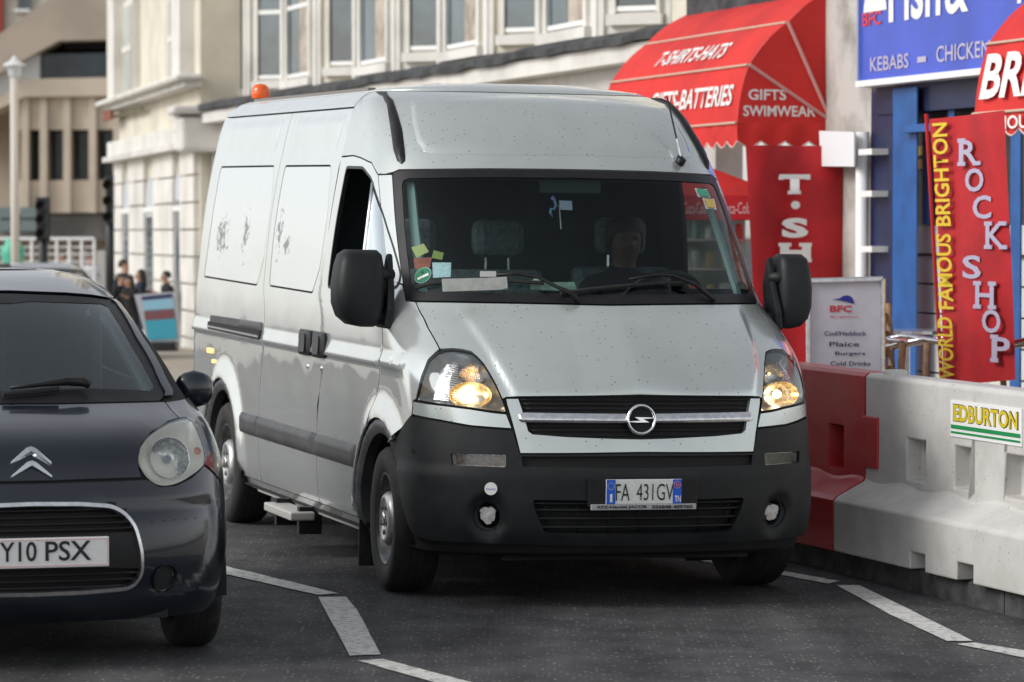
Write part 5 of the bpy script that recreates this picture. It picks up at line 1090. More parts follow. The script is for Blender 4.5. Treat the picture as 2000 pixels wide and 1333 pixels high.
# ---------------------------------------------------------------- red dutch awnings
kr, zr = pl(1622, 240, FL_ - .08)
def awning(k0, k1, ribs, zv, name, lab, right_end=True):
    """ribs: list of (l, z) from the wall top to the front bottom"""
    a = empty(name); tag(a, lab, 'awning', 'red shop awnings')
    for i in range(len(ribs) - 1):
        (la, za), (lb, zb) = ribs[i], ribs[i + 1]
        def f(u, v):
            s = math.sin(v * math.pi) * .02; return W(k0 + (k1 - k0) * u, la + (lb - la) * v - s * .7 + .004 * math.sin(u * 60), za + (zb - za) * v + s)
        MB().grid(f, 30, 6).build('fabric_panel', RED, a, smooth=True)
    for l, z in ribs[1:]:
        b = MB(); b.tube([W(k0, l - .012, z), W(k1, l - .012, z)], .010, 6); b.build('piping', mat('piping_beige', (.55, .42, .32), .7), a)
    lf, zf = ribs[-1]
    def val(ka, kb, l0, l1, n_):
        b = MB(); m = n_ * 8; vs = []; fs = []
        for i in range(m + 1):
            t = i / m; k = ka + (kb - ka) * t; l = l0 + (l1 - l0) * t; s = abs(math.sin(math.pi * t * n_)) * .045
            wv = .012 * math.sin(t * n_ * 5)
            vs += [W(k, l, zf), W(k - wv * (l1 != l0), l - wv * (ka != kb), (zf + zv) / 2), W(k, l, zv - s + .02)]
        for i in range(m):
            for j in (0, 1): fs.append((i * 3 + j, (i + 1) * 3 + j, (i + 1) * 3 + j + 1, i * 3 + j + 1))
        b.add(vs, fs); v_ = b.build('valance', RED, a, smooth=True)
        e = MB(); e.tube([Vector(vs[i * 3 + 2]) for i in range(m + 1)], .006, 5); e.build('valance_edge', mat('edge_white', (.62, .52, .48), .7), a)
    val(k0, k1, lf, lf, max(3, int((k1 - k0) / .22))); val(k1, k1, lf, FL_ - .06, 4)
    curve = []
    for i in range(len(ribs) - 1):
        (la, za), (lb, zb) = ribs[i], ribs[i + 1]
        for v in np.arange(6) / 6: curve.append((la + (lb - la) * v - math.sin(v * math.pi) * .014, za + (zb - za) * v + math.sin(v * math.pi) * .02))
    curve_lz = curve + [ribs[-1]]
    for kk in ((k1,) if right_end else (k0, k1)):
        curve = [W(kk, l, z) for l, z in curve_lz]
        b = MB(); b.add([W(kk, FL_ - .06, ribs[-1][1])] + curve, [tuple(range(len(curve) + 1))]); b.build('end_panel', RED, a)
        for l, z in ribs[1:-1]:
            b = MB(); b.tube([W(kk + .012, FL_ - .08, ribs[-1][1] + .02), W(kk + .012, l, z)], .014, 6); b.build('frame_arm', mat('arm_pink', (.60, .30, .28), .6), a)
    return a
ribs1 = [(FL_ - .06, pl(1620, -20, FL_ - .06)[1])] + [pk(x_, y_, kr) for x_, y_ in ((1538, 44), (1463, 127), (1440, 240))]
zv1 = pk(1440, 281, kr)[1]
k1L = pl(1193, 160, ribs1[2][0])[0]
aw1 = awning(k1L, kr, ribs1, zv1, 'shop_awning', 'red awning lettered gifts and swimwear on its end, above the van roof')
def rib_text(a, s, ribs, i, px0, px1, f0, f1, m=TEXTW, bold=.02):
    (la, za), (lb, zb) = ribs[i], ribs[i + 1]; lm = la + (lb - la) * (f0 + f1) / 2; zm = za + (zb - za) * (f0 + f1) / 2
    ka = pl(px0, 150, lm)[0]; kb = pl(px1, 150, lm)[0]; uy = (W(0, la, za) - W(0, lb, zb)); h = uy.length * abs(f1 - f0); uy.normalize(); nrm = SF.cross(uy)
    text(s, W((ka + kb) / 2, lm, zm) + nrm * .026, SF, uy, kb - ka, h, m, a, bold=bold)
rib_text(aw1, 'T-SHIRTS-HATS', ribs1, 1, 1290, 1425, .40, .78); rib_text(aw1, 'GIFTS-BATTERIES', ribs1, 2, 1278, 1437, .33, .70)
def end_text(s, px0, px1, py0, py1, k, par, m=TEXTW, bold=.02):
    a = pk(px0, (py0 + py1) / 2, k); c = pk(px1, (py0 + py1) / 2, k); zt = pk((px0 + px1) / 2, py0, k)[1]; zb = pk((px0 + px1) / 2, py1, k)[1]
    text(s, W(k + .006, (a[0] + c[0]) / 2, (zt + zb) / 2), SL, Z_, c[0] - a[0], zt - zb, m, par, bold=bold)
end_text('GIFTS', 1461, 1535, 175, 196, kr, aw1); end_text('SWIMWEAR', 1451, 1592, 207, 228, kr, aw1)
r2 = ribs1[-1][0]; lb2 = r2; zb2_ = pl(1906, 223, lb2)[1]; zm2 = pl(1926, 87, ribs1[2][0])[1]; ztp = pl(1975, 0, ribs1[1][0])[1]
k2 = pl(1903, 225, lb2)[0]
ribs2 = [(FL_ - .06, ztp + .25), (ribs1[1][0], ztp), (ribs1[2][0], zm2), (lb2, zb2_)]
aw2 = awning(k2, k2 + 5, ribs2, pl(1900, 262, lb2)[1], 'shop_awning', 'red awning at the right edge in front of the blue sign', False)
(la, za), (lb, zb) = ribs2[2], ribs2[3]
ka = pl(1945, 150, la)[0]; uy = (W(0, la, za) - W(0, lb, zb)); h = uy.length * .66; uy.normalize()
text('BRIGHTON', W(ka + 1.35, (la + lb) / 2, (za + zb) / 2) + SF.cross(uy) * .04, SF, uy, 2.7, h, TEXTW, aw2, bold=.03)
ka = pl(1953, 245, lb2)[0]; text('MOUNTAIN', W(ka + .55, lb2 - .02, zb2_ - .07), SF, Z_, 1.1, .085, TEXTW, aw2, bold=.02)
# gutter board over the first awning
b = sbox(k1L + .1, kr + .2, FL_ - .10, FL_ + .3, ribs1[0][1] - .05, ribs1[0][1] + .30); gbd = b.build('sign_gutter', FELT, shop, fixn=True)
# ---------------------------------------------------------------- fish bar: sign, columns, tiles
fb = empty('fish_bar_front'); tag(fb, 'blue and white fish bar shopfront with tiled stall riser and blue columns', 'shopfront')
kp0 = pl(1600, 400, FL_ - .1)[0]; kp1 = pl(1706, 400, FL_ - .1)[0]
sbox(kr - .02, kp1, FL_ - .12, FL_ + .4, G0, 5.5).build('white_pier', mat('grubby_white_render', (.50, .48, .45), .8, col2=(.24, .22, .19), nscale=2.0, lo=.32, hi=.58), fb, fixn=True)
def col(px0, px1, l, z0, z1, m, nm, d=.02):
    a = pl(px0, 400, l)[0]; c = pl(px1, 400, l)[0]; return sbox(a, c, l, l + d, z0, z1).build(nm, m, fb, fixn=True, bevel=.01)
col(1700, 1741, FL_ - .14, G0, 2.75, NAVYP, 'navy_column'); col(1742, 1789, FL_ - .22, G0, 2.75, BLUE, 'blue_column'); col(1972, 1992, FL_ - .2, G0, 2.75, BLUE, 'blue_post')
kq0 = pl(1741, 400, FL_)[0]; kq1 = kq0 + 5
sbox(kq0, kq1, FL_ + .02, FL_ + .2, G0, 2.8).build('shop_interior_wall', mat('dark_shop_interior', (.035, .028, .024), .6, noise=.5, nscale=1.2), fb, fixn=True)
zt0 = pl(1800, 440, FL_)[1]; TILE = mat('white_tile', (.62, .61, .58), .25, noise=.05, nscale=3)
tm = None; tw, th_ = .62, pl(1800, 440, FL_)[1] - pl(1800, 497, FL_)[1]
for r_ in range(7):
    for c_ in range(5):
        k0 = kq0 + .02 + c_ * tw
        sbox(k0, k0 + tw - .012, FL_ - .06, FL_ + .02, zt0 - (r_ + 1) * th_ + .008, zt0 - r_ * th_ - .006).build('tile', TILE, fb, fixn=True)
sbox(kq0, kq1, FL_ - .09, FL_ - .0, zt0 - th_ * 1.06, zt0 - th_ * .96).build('dark_trim', mat('trim_brown', (.06, .03, .025), .6), fb, fixn=True)
sbox(pl(1700, 200, FL_ - .2)[0], kq1, FL_ - .16, FL_ + .1, pl(1700, 226, FL_ - .16)[1], 2.95).build('navy_lintel', NAVYP, fb, fixn=True)
for xa, xb in ((1800, 1812), (1850, 1862)): col(xa, xb, FL_ - .10, zt0, 2.6, BLUE, 'blue_window_frame')
a = pl(1768, 258, FL_ - .3); c = pl(1812, 235, FL_ - .3); sbox(pl(1768, 250, FL_ - .25)[0], pl(1830, 250, FL_ - .25)[0], FL_ - .30, FL_ - .1, pl(1790, 258, FL_ - .3)[1], pl(1790, 243, FL_ - .3)[1]).build('blue_crossbar', BLUE, fb, fixn=True)
for y0_, y1_, m_ in ((286, 304, TEXTY), (312, 330, mat('notice_ochre', (.45, .22, .03), .6))):
    sbox(pl(1791, 300, FL_)[0], pl(1818, 300, FL_)[0], FL_ - .02, FL_ + .03, pl(1800, y1_, FL_)[1], pl(1800, y0_, FL_)[1]).build('window_notice', m_, fb, fixn=True)
sg_ = empty('shop_sign'); tag(sg_, 'blue fish and chips shop sign with white lettering', 'sign')
SLN = FL_ - .30; ks0 = pl(1681, 100, SLN)[0]; zs0 = pl(1690, 158, SLN)[1]
sbox(ks0, ks0 + 4.6, SLN, SLN + .12, zs0, zs0 + 1.5).build('sign_panel', BLUESIGN, sg_, fixn=True)
sbox(ks0 - .03, ks0 + 4.6, SLN - .03, SLN + .14, zs0 - .045, zs0).build('sign_frame', WHITE, sg_, fixn=True); sbox(ks0 - .03, ks0, SLN - .02, SLN + .14, zs0, zs0 + 1.5).build('sign_frame', mat('frame_blue', (.25, .30, .55), .5), sg_, fixn=True)
def wt(s, px0, px1, pyb, h, l, par, m, bold=.0, **kw):
    a = pl(px0, pyb, l); c = pl(px1, pyb, l); text(s, W((a[0] + c[0]) / 2, l - .004, a[1] + h / 2), SF, Z_, c[0] - a[0], h, m, par, bold=bold, **kw)
wt('Fish', 1737, 1838, 46, .44, SLN, sg_, TEXTW, .02); wt('&', 1847, 1893, 30, .36, SLN, sg_, TEXTW, .02); wt('Chips', 1902, 2040, 20, .46, SLN, sg_, TEXTW, .02)
wt('KEBABS', 1701, 1776, 141, .105, SLN, sg_, LILAC, .01); wt('-', 1793, 1810, 123, .04, SLN, sg_, LILAC, .02); wt('CHICKEN', 1830, 1935, 123, .115, SLN, sg_, LILAC, .01)
wt('BFC', 1686, 1722, 53, .10, SLN, sg_, TEXTR, .02)
a = pl(1688, 26, SLN); c = pl(1733, 26, SLN); b = MB(); q = [W(a[0] + (c[0] - a[0]) * (.5 - .5 * math.cos(t)) , SLN - .006, a[1] + .20 * math.sin(t)) for t in np.linspace(0, math.pi, 14)]; b.add(q, [tuple(range(14))]); b.build('logo_dome', TEXTW, sg_, fixn=True)
# downpipe with brackets, paper notice
dp = empty('downpipe'); tag(dp, 'white downpipe with brackets on the pier beside the fish bar', 'pipe')
lk = FL_ - .20; kd = pl(1684, 400, lk)[0]; b = MB(); b.tube([W(kd, lk, G0), W(kd, lk, 2.45)], .05, 12); b.build('pipe', WHITE, dp, smooth=True)
for y_ in (297, 379, 487):
    k_, z_ = pl(1700, y_, lk - .04); sbox(k_ - .16, k_ + .10, lk - .07, lk + .1, z_ - .022, z_ + .022).build('pipe_bracket', WHITE, dp, fixn=True)
b = MB(); q = [W(k_, FL_ - .30, z_) for k_, z_ in (pl(1600, 256, FL_ - .3), pl(1668, 258, FL_ - .3), pl(1668, 326, FL_ - .3), pl(1602, 325, FL_ - .3))]; b.prism(q, SL * .01); ntc = b.build('paper_notice', mat('notice_white', (.72, .72, .74), .6), None, fixn=True); tag(ntc, 'blank white notice board hanging under the awning end', 'notice')
# ---------------------------------------------------------------- hanging banners
bn = empty('hanging_banner'); tag(bn, 'dark red vertical banner lettered T-SH behind the van mirror', 'banner', 'red shop banners')
kb_ = kr + .36; pts = [pk(x_, y_, kb_) for x_, y_ in ((1456, 284), (1648, 284), (1648, 770), (1478, 770))]
MB().grid(lambda u, v: W(kb_ + .025 * math.sin(u * 9 + v * 2), (pts[0][0] + (pts[3][0] - pts[0][0]) * v) * (1 - u) + pts[1][0] * u, pts[0][1] * (1 - v) + pts[3][1] * v), 24, 24).build('cloth', REDB, bn, smooth=True)
for s, x0, x1, y0, y1 in (('T', 1521, 1582, 341, 379), ('.', 1544, 1562, 393, 409), ('S', 1526, 1578, 426, 465), ('H', 1523, 1583, 475, 511)): end_text(s, x0, x1, y0, y1, kb_ + .035, bn, bold=.05)
for x0, x1, y_ in ((1539, 1564, 376), (1521, 1530, 348), (1573, 1582, 348), (1521, 1545, 478), (1561, 1585, 478), (1521, 1545, 509), (1561, 1585, 509)):
    a = pk(x0, y_, kb_ + .035); c = pk(x1, y_, kb_ + .035); sbox(kb_ + .034, kb_ + .041, a[0], c[0], a[1] - .014, a[1] + .012).build('lettering_serif', TEXTW, bn, fixn=True)
rk = empty('hanging_banner'); tag(rk, 'red banner reading world famous Brighton rock shop in yellow and lilac letters', 'banner', 'red shop banners')
LB = 8.75; qa, qb_, qc, qd = [pl(x_, y_, LB) for x_, y_ in ((1815, 233), (1968, 216), (1977, 742), (1842, 756))]
def rp(u, v, off=0.):
    k = (qa[0] * (1 - v) + qd[0] * v) * (1 - u) + (qb_[0] * (1 - v) + qc[0] * v) * u; z = (qa[1] * (1 - v) + qd[1] * v) * (1 - u) + (qb_[1] * (1 - v) + qc[1] * v) * u
    return W(k, LB - off + .02 * math.sin(u * 5 + v * 3), z)
MB().grid(lambda u, v: rp(u, v), 16, 30).build('cloth', REDB, rk, smooth=True)
b = MB(); b.tube([rp(-.03, -.02), rp(-.03, 1.0)], .012, 6); b.build('banner_pole', REDB, rk)
def brl(s, cx_, cy_, w_, h_, m, up=None):
    k_, z_ = pl(cx_, cy_, LB - .03); px_m = (pl(cx_ + 10, cy_, LB - .03)[0] - k_) / 10; pz = abs(pl(cx_, cy_ + 10, LB - .03)[1] - z_) / 10
    return k_, z_, px_m * w_, pz * h_
for s, cx_, cy_, serifs in (('R', 1890, 297, ((-.30, -1), (-.30, 1), (.38, -1))), ('O', 1902, 352, ()), ('C', 1917, 405, ()), ('K', 1942, 460, ((-.30, -1), (-.30, 1), (.33, 1), (.36, -1))), ('S', 1897, 522, ()), ('H', 1922, 577, ((-.33, -1), (-.33, 1), (.33, 1), (.33, -1))), ('O', 1935, 628, ()), ('P', 1954, 682, ((-.30, -1), (-.30, 1)))):
    k_, z_, w_, h_ = brl(s, cx_, cy_, 44, 46, None); text(s, W(k_, LB - .026, z_), SF, Z_, w_ * .82, h_, LILAC, rk, bold=.02)
    for fx, sy_ in serifs: sbox(k_ + w_ * (fx - .17), k_ + w_ * (fx + .17), LB - .029, LB - .022, z_ + sy_ * h_ * .5 - .012, z_ + sy_ * h_ * .5 + .012).build('lettering_serif', LILAC, rk, fixn=True)
up = (rp(.1, 0) - rp(.1, 1)); up_n = up.normalized()
for s, v0, v1 in (('WORLD', .975, .745), ('FAMOUS', .715, .435), ('BRIGHTON', .405, .02)):
    c_ = rp(.16, (v0 + v1) / 2, .035); text(s, c_, up_n, -SF, up.length * (v0 - v1), (rp(.28, .5) - rp(.05, .5)).length * .92, TEXTY, rk, bold=.02)
# ---------------------------------------------------------------- pavement furniture
ab = empty('a_board'); tag(ab, 'white cloth pavement board with blue and red logo behind the red barrier', 'sign board', 'pavement advertising boards')
YA = 21.4; ca = [aty(x_, y_, YA) for x_, y_ in ((1578, 549), (1724, 545), (1724, 860), (1580, 860))]
b = MB(); b.prism(ca, (0, .02, 0)); b.build('board_panel', mat('white_cloth', (.62, .62, .68), .7, noise=.06, nscale=5), ab, fixn=True)
for i in range(4):
    b = MB(); b.tube([ca[i] - Vector((0, .012, 0)), ca[(i + 1) % 4] - Vector((0, .012, 0))], .016, 6); b.build('board_frame', CHROME_D, ab)
for x_ in (ca[3].x + .05, ca[2].x - .05):
    b = MB(); b.tube([(x_, YA + .02, ca[0].z - .1), (x_, YA + .45, gz(x_, YA) + .13)], .014, 6); b.build('back_leg', CHROME_D, ab)
    b = MB(); b.tube([(x_, YA, ca[3].z + .02), (x_, YA, gz(x_, YA) + .12)], .014, 6); b.build('front_leg', CHROME_D, ab)
def at_(s, px0, px1, py0, py1, m, par, Y, bold=.01):
    a = aty(px0, py1, Y); c = aty(px1, py0, Y); text(s, ((a.x + c.x) / 2, Y - .004, (a.z + c.z) / 2), (1, 0, 0), (0, 0, 1), c.x - a.x, c.z - a.z, m, par, bold=bold)
at_('BFC', 1621, 1664, 597, 610, TEXTR, ab, YA, .03); at_('Brighton', 1622, 1676, 617, 622, TEXTR, ab, YA, 0)
for s, x0, x1, y0 in (('Cod/Haddock', 1610, 1692, 647), ('Plaice', 1620, 1678, 668), ('Burgers', 1631, 1690, 687), ('Cold Drinks', 1622, 1700, 706)): at_(s, x0, x1, y0, y0 + 9, TEXTN, ab, YA)
b = MB(); q = [aty(x_, y_, YA - .006) for x_, y_ in ((1625, 586), (1640, 583), (1648, 578), (1656, 577), (1664, 581), (1668, 590), (1668, 594), (1655, 590), (1640, 587))]; b.add(q, [tuple(range(9))]); b.build('logo_dome', mat('logo_blue', (.02, .03, .30), .5), ab, fixn=True)
WOOD = mat('tan_wicker', (.26, .155, .085), .6, noise=.25, nscale=25)
def chair(px, py, Y, yaw, lab):
    o = aty(px, py, Y); z0 = gz(o.x, Y) + .118; c = empty('cafe_chair', Matrix.Translation((o.x, Y, z0)) @ Matrix.Rotation(yaw, 4, 'Z')); tag(c, lab, 'chair', 'cafe chairs on the pavement')
    H = o.z - z0                                       # arm height
    for sx in (-.26, .26):
        b = MB(); b.tube([(sx, -.26, 0), (sx * .98, -.25, H * .55), (sx * .96, -.27, H)], [.02, .022, .024], 8); b.build('front_leg', WOOD, c, smooth=True)
        b = MB(); b.tube([(sx, .27, 0), (sx * .98, .24, H * .5), (sx * .95, .28, H + .22)], [.02, .022, .02], 8); b.build('back_leg', WOOD, c, smooth=True)
        b = MB(); b.tube([(sx * .96, -.30, H - .005), (sx * .97, -.1, H + .01), (sx * .95, .26, H - .06)], .017, 8); b.build('chrome_arm', CHROME, c, smooth=True)
        b = MB(); b.tube([(sx, -.25, H * .35), (sx, .25, H * .35)], .012, 6); b.build('stretcher', WOOD, c)
    b = MB(); b.box((0, 0, H * .62), (.50, .50, .03)); b.build('seat', WOOD, c, bevel=.01)
    for i in range(4):
        b = MB(); b.box((0, .27 + i * .008, H * .78 + i * .11), (.46, .015, .06)); b.build('back_slat', WOOD, c)
chair(1705, 662, 21.9, R(66), 'wicker cafe chair with chrome arms in front of the white board'); chair(1795, 664, 22.1, R(66), 'wicker cafe chair with chrome arms left of the red rock banner'); chair(2005, 665, 21.6, R(60), 'wicker cafe chair cut by the right edge of the picture')
tb = empty('cafe_table'); tag(tb, 'small chrome cafe table behind the chairs', 'table')
t0 = aty(1770, 651, 23.2); b = MB(); b.lathe([(.33, 0), (.33, .02), (.001, .022)], t0, (0, 0, 1), 30); b.build('table_top', CHROME_D, tb, smooth=False); b = MB(); b.tube([t0, (t0.x, t0.y, gz(t0.x, t0.y) + .12)], .025, 8); b.build('table_stem', CHROME_D, tb)
b = MB(); b.lathe([(.22, 0), (.2, .02), (.02, .03)], (t0.x, t0.y, gz(t0.x, t0.y) + .118), (0, 0, 1), 24); b.build('table_foot', CHROME_D, tb)
pa = empty('parasol'); tag(pa, 'red cafe parasol with white lettering seen behind the van windscreen', 'parasol')
YP = 28.7; c0 = aty(1312, 300, YP); ez = aty(1460, 384, YP).z; hw = .85; ring = [Vector((c0.x + hw * sx, YP + hw * sy, ez)) for sx, sy in ((-1, -1), (1, -1), (1, 1), (-1, 1))]
for i in range(4):
    p0, p1 = ring[i], ring[(i + 1) % 4]; b = MB(); b.add([c0, p0, p1], [(0, 1, 2)]); b.build('canopy_panel', RED, pa)
    b = MB(); b.add([p0, p1, p1 - Z_ * .19, p0 - Z_ * .19], [(0, 1, 2, 3)]); b.build('valance', REDB, pa)
b = MB(); b.tube([c0, (c0.x, c0.y, gz(c0.x, c0.y))], .025, 8); b.build('pole', WHITE, pa)
for xa, xb in ((1335, 1380), (1408, 1466)):
    a = aty(xa, 415, YP - hw - .01); c = aty(xb, 415, YP - hw - .01); text('Coca-Cola', ((a.x + c.x) / 2, YP - hw - .004, ez - .10), (1, 0, 0), (0, 0, 1), c.x - a.x, .09, mat('cola_white', (.72, .5, .52), .6), pa)
rk_ = empty('souvenir_rack'); tag(rk_, 'souvenir display rack under the awning, seen through the driver window', 'rack')
YR = 29.7; rr = random.Random(11); x0 = aty(1318, 400, YR).x; x1 = aty(1460, 400, YR).x
b = MB(); b.box(((x0 + x1) / 2, YR + .3, .9), (x1 - x0, .04, 2.3)); b.build('rack_back', mat('rack_back', (.30, .32, .28), .7, noise=.4, nscale=3), rk_)
gc = [mat('goods_%d' % i, c_, .5) for i, c_ in enumerate(((.45, .03, .03), (.55, .60, .56), (.14, .24, .20), (.5, .42, .2), (.25, .36, .34), (.62, .62, .60)))]
for i in range(8):
    z_ = .2 + i * .24; b = MB(); b.box(((x0 + x1) / 2, YR + .12, z_), (x1 - x0, .3, .02)); b.build('shelf', CHROME_D, rk_)
    for j in range(5):
        w_ = rr.uniform(.06, .11); h_ = rr.uniform(.10, .19); b = MB(); b.lathe([(w_ * .5, 0), (w_ * .5, h_ * .8), (w_ * .3, h_), (.001, h_)], (x0 + (x1 - x0) * (j + .5) / 5, YR + .1, z_ + .012), (0, 0, 1), 10); b.build('goods_jar', gc[rr.randrange(6)], rk_)
# ---------------------------------------------------------------- corner building beyond the shops
EY = math.atan((1000 + 530) / FPX); EF = Vector((math.sin(EY), -math.cos(EY), 0)); EN = Vector((-math.cos(EY), -math.sin(EY), 0)); EO = aty(382, 300, 51.5); EO.z = 0
def ep(px, py, n_=0.):
    o, d = ray(px, py); p = o + d * ((EO + EN * n_ - o).dot(EN) / d.dot(EN)); return (p - EO).dot(EF), p.z
def ebox(k0, k1, n0, n1, z0, z1):
    b = MB(); q = [EO + EF * k + EN * n_ + Z_ * z for k in (k0, k1) for n_ in (n0, n1) for z in (z0, z1)]; b.add(q, [(0, 1, 3, 2), (4, 6, 7, 5), (0, 4, 5, 1), (2, 3, 7, 6), (0, 2, 6, 4), (1, 5, 7, 3)]); return b
cbd = empty('corner_building'); tag(cbd, 'cream corner building with banded stone ground floor and arched windows', 'building')
kA0 = ep(226, 300)[0]; zB = ep(300, 300)[1]
ebox(kA0, .1, -.64, -.06, -1.2, 12).build('wall', CREAM, cbd, fixn=True)
zst = ep(300, 300)[1]
ebox(kA0 - .15, .2, -.06, .22, zst - .04, zst + .05).build('string_course', STONEG, cbd, fixn=True); ebox(kA0 - .1, .1, -.06, .14, zst + .05, ep(300, 262)[1]).build('parapet_band', CREAMW, cbd, fixn=True)
ebox(kA0 - .2, .4, -.06, .34, ep(300, 186)[1], ep(300, 174)[1]).build('cornice', CREAMW, cbd, fixn=True, bevel=.05); ebox(kA0 - .1, .3, -.06, .2, ep(300, 196)[1], ep(300, 186)[1]).build('cornice_moulding', STONEG, cbd, fixn=True)
ww = [(ep(x0, 400)[0], ep(x1, 400)[0]) for x0, x1 in ((241, 254), (284, 302), (341, 354))]
cols = [kA0] + [v for w_ in ww for v in w_] + [0.]
zc = zst - .04; ch = .395
for r_ in range(9):
    for i in range(0, len(cols), 2):
        a, c_ = cols[i], cols[i + 1]; n_ = max(1, int((c_ - a) / 1.1))
        for j in range(n_):
            ebox(a + (c_ - a) * j / n_ + .012, a + (c_ - a) * (j + 1) / n_ - .012, -.06, .03, zc - (r_ + 1) * ch + .03, zc - r_ * ch).build('stone_block', CREAMW, cbd, fixn=True)
FRM = mat('pale_blue_frame', (.50, .53, .57), .6)
for a, c_ in ww:
    zt_ = ep(300, 345)[1]; m_ = (a + c_) / 2; r_ = (c_ - a) / 2
    q = [EO + EF * k + EN * .0 + Z_ * z for k, z in [(a, -1), (c_, -1)] + [(m_ + r_ * math.cos(t), zt_ - r_ + r_ * math.sin(t)) for t in np.linspace(0, math.pi, 10)]]
    b = MB(); b.prism(q, EN * -.05); wv = b.build('arched_window', FRM, cbd, fixn=True)
    ebox(a + .12, c_ - .12, -.03, .006, .0, zt_ - r_).build('window_pane', PANE, wv, fixn=True); ebox(a, c_, -.03, .03, ep(300, 410)[1] - .04, ep(300, 410)[1] + .04).build('transom', WHITE, wv, fixn=True)
for x0, x1, y0, y1 in ((248, 266, 18, 176), (338, 354, 4, 148)):
    a, zt_ = ep(x0, y0); c_, zb_ = ep(x1, y1); f_ = ebox(a - .1, c_ + .1, -.06, .06, zb_ - .1, zt_ + .1).build('window_frame', CREAMW, cbd, fixn=True)
    ebox(a, c_, .0, .075, zb_, zt_).build('window_pane', mat('net_curtain_pane', (.42, .42, .38), .4, noise=.15, nscale=1.), f_, fixn=True); ebox(a, c_, .0, .09, (zb_ + zt_) / 2 - .05, (zb_ + zt_) / 2 + .05).build('sash_rail', CREAMW, f_, fixn=True)
for x0, x1 in ((227, 240), (356, 372)):
    a, c_ = ep(x0, 100)[0], ep(x1, 100)[0]; ebox(a, c_, -.06, .16, ep(300, 172)[1], 12).build('pilaster', CREAMW, cbd, fixn=True)
# side volume with brackets towards the shops
ebox(.05, .7, -.4, .30, ep(376, 286)[1] - .1, ep(376, 232)[1]).build('corbel_block', CREAMW, cbd, fixn=True, bevel=.06); ebox(.0, .8, -.4, .42, ep(376, 228)[1], ep(376, 212)[1]).build('corbel_cap', STONEG, cbd, fixn=True, bevel=.04)
hs_ = empty('hanging_sign'); tag(hs_, 'small brown sign on a thin bracket arm at the corner of the cream building', 'sign')
a, z_ = ep(222, 228, .1); b = ebox(a - .9, a + .5, .15, .20, ep(222, 238)[1], ep(222, 217)[1]); b.build('sign_board', mat('sign_brown', (.22, .06, .03), .6), hs_, fixn=True); ebox(a, ep(288, 229)[0], .05, .09, z_ - .02, z_ + .02).build('bracket_arm', mat('arm_olive', (.12, .12, .05), .6), hs_, fixn=True)
# ---------------------------------------------------------------- brown concrete hall far off
YB = 112.
hall = empty('concrete_hall'); tag(hall, 'brown concrete hall with tall dark slit windows in the far left background', 'building')
def hp_(pts, d0, d1, nm, m, par=None):
    b = MB(); b.prism([aty(x_, y_, YB) + Vector((0, d0, 0)) for x_, y_ in pts], (0, d1 - d0, 0)); return b.build(nm, m, par or hall, fixn=True)
hp_([(-120, 560), (300, 560), (300, -60), (185, -60), (94, 0), (8, 60), (-120, 150)], 3.2, 12, 'wall', TAN)
hp_([(94, 0), (185, -60), (300, -60), (300, 76), (115, 80), (70, 104), (0, 143), (-120, 205), (-120, 150), (8, 60)], 0, 3.3, 'upper_storey', TAN)
hp_([(112, 80), (300, 75), (300, 92), (118, 94)], 1.2, 3.3, 'dark_balcony', SEAM); hp_([(74, 104), (300, 98), (300, 151), (74, 154)], .9, 3.3, 'glazed_band', DKGLASS)  # black balcony band below the upper storey, then the glazing
hp_([(40, 118), (73, 104), (73, 154), (46, 155), (0, 187), (-60, 215), (-60, 165)], .5, 3.3, 'white_panel', mat('hall_white', (.68, .67, .65), .7))
hp_([(45, 154), (300, 149), (300, 186), (45, 189), (0, 210), (-120, 265), (-120, 240), (0, 188)], .25, 3.3, 'floor_slab', TAN2)
hp_([(-120, 252), (300, 188), (300, 252), (-120, 256)][:0] or [(20, 189), (300, 186), (300, 252), (20, 253)], .6, 3.3, 'ribbed_wall', TAN2)
hp_([(20, 353), (300, 350), (300, 414), (20, 417)], .6, 3.3, 'lower_wall', TAN2)
for x_ in (38, 74, 120, 170, 218): hp_([(x_, 189), (x_ + 14, 189), (x_ + 14, 416), (x_, 416)], .42, 3.3, 'concrete_fin', TAN2)
for x0, x1 in ((50, 70), (88, 116), (137, 164), (184, 214)): hp_([(x0, 252), (x1, 251), (x1, 352), (x0, 353)], 1.6, 3.3, 'slit_window', DKGLASS)
hp_([(-120, 420), (300, 418), (300, 470), (-120, 470)], 1.0, 3.3, 'ground_glazing', mat('hall_glazing', (.16, .15, .14), .4, noise=.4, nscale=.3))
for x0, x1 in ((-10, 16), (36, 68)):
    for y0, y1 in ((405, 426), (430, 452)): hp_([(x0, y0), (x1, y0), (x1, y1), (x0, y1)], .4, 3.3, 'shop_pane', mat('grey_green_pane', (.16, .21, .21), .4))
oth = empty('far_house'); tag(oth, 'cream house with red end wall peeping over the far left roof', 'building')
Yh = 150.; 
def hq(pts, nm, m, d=0.):
    b = MB(); b.prism([aty(x_, y_, Yh) - Vector((0, d, 0)) for x_, y_ in pts], (0, 6 + d, 0)); b.build(nm, m, oth, fixn=True)
hq([(8, 90), (8, -60), (150, -60), (150, 40)], 'wall', CREAM); hq([(-60, 300), (-60, -60), (8, -60), (8, 300)], 'red_end_wall', mat('red_brick_far', (.30, .05, .035), .8), .3)
hq([(36, 20), (36, -30), (60, -30), (60, 20)], 'window_pane', PANE, .2); hq([(32, 26), (32, 20), (62, 20), (62, 26)], 'balcony_ledge', WHITE, .8)
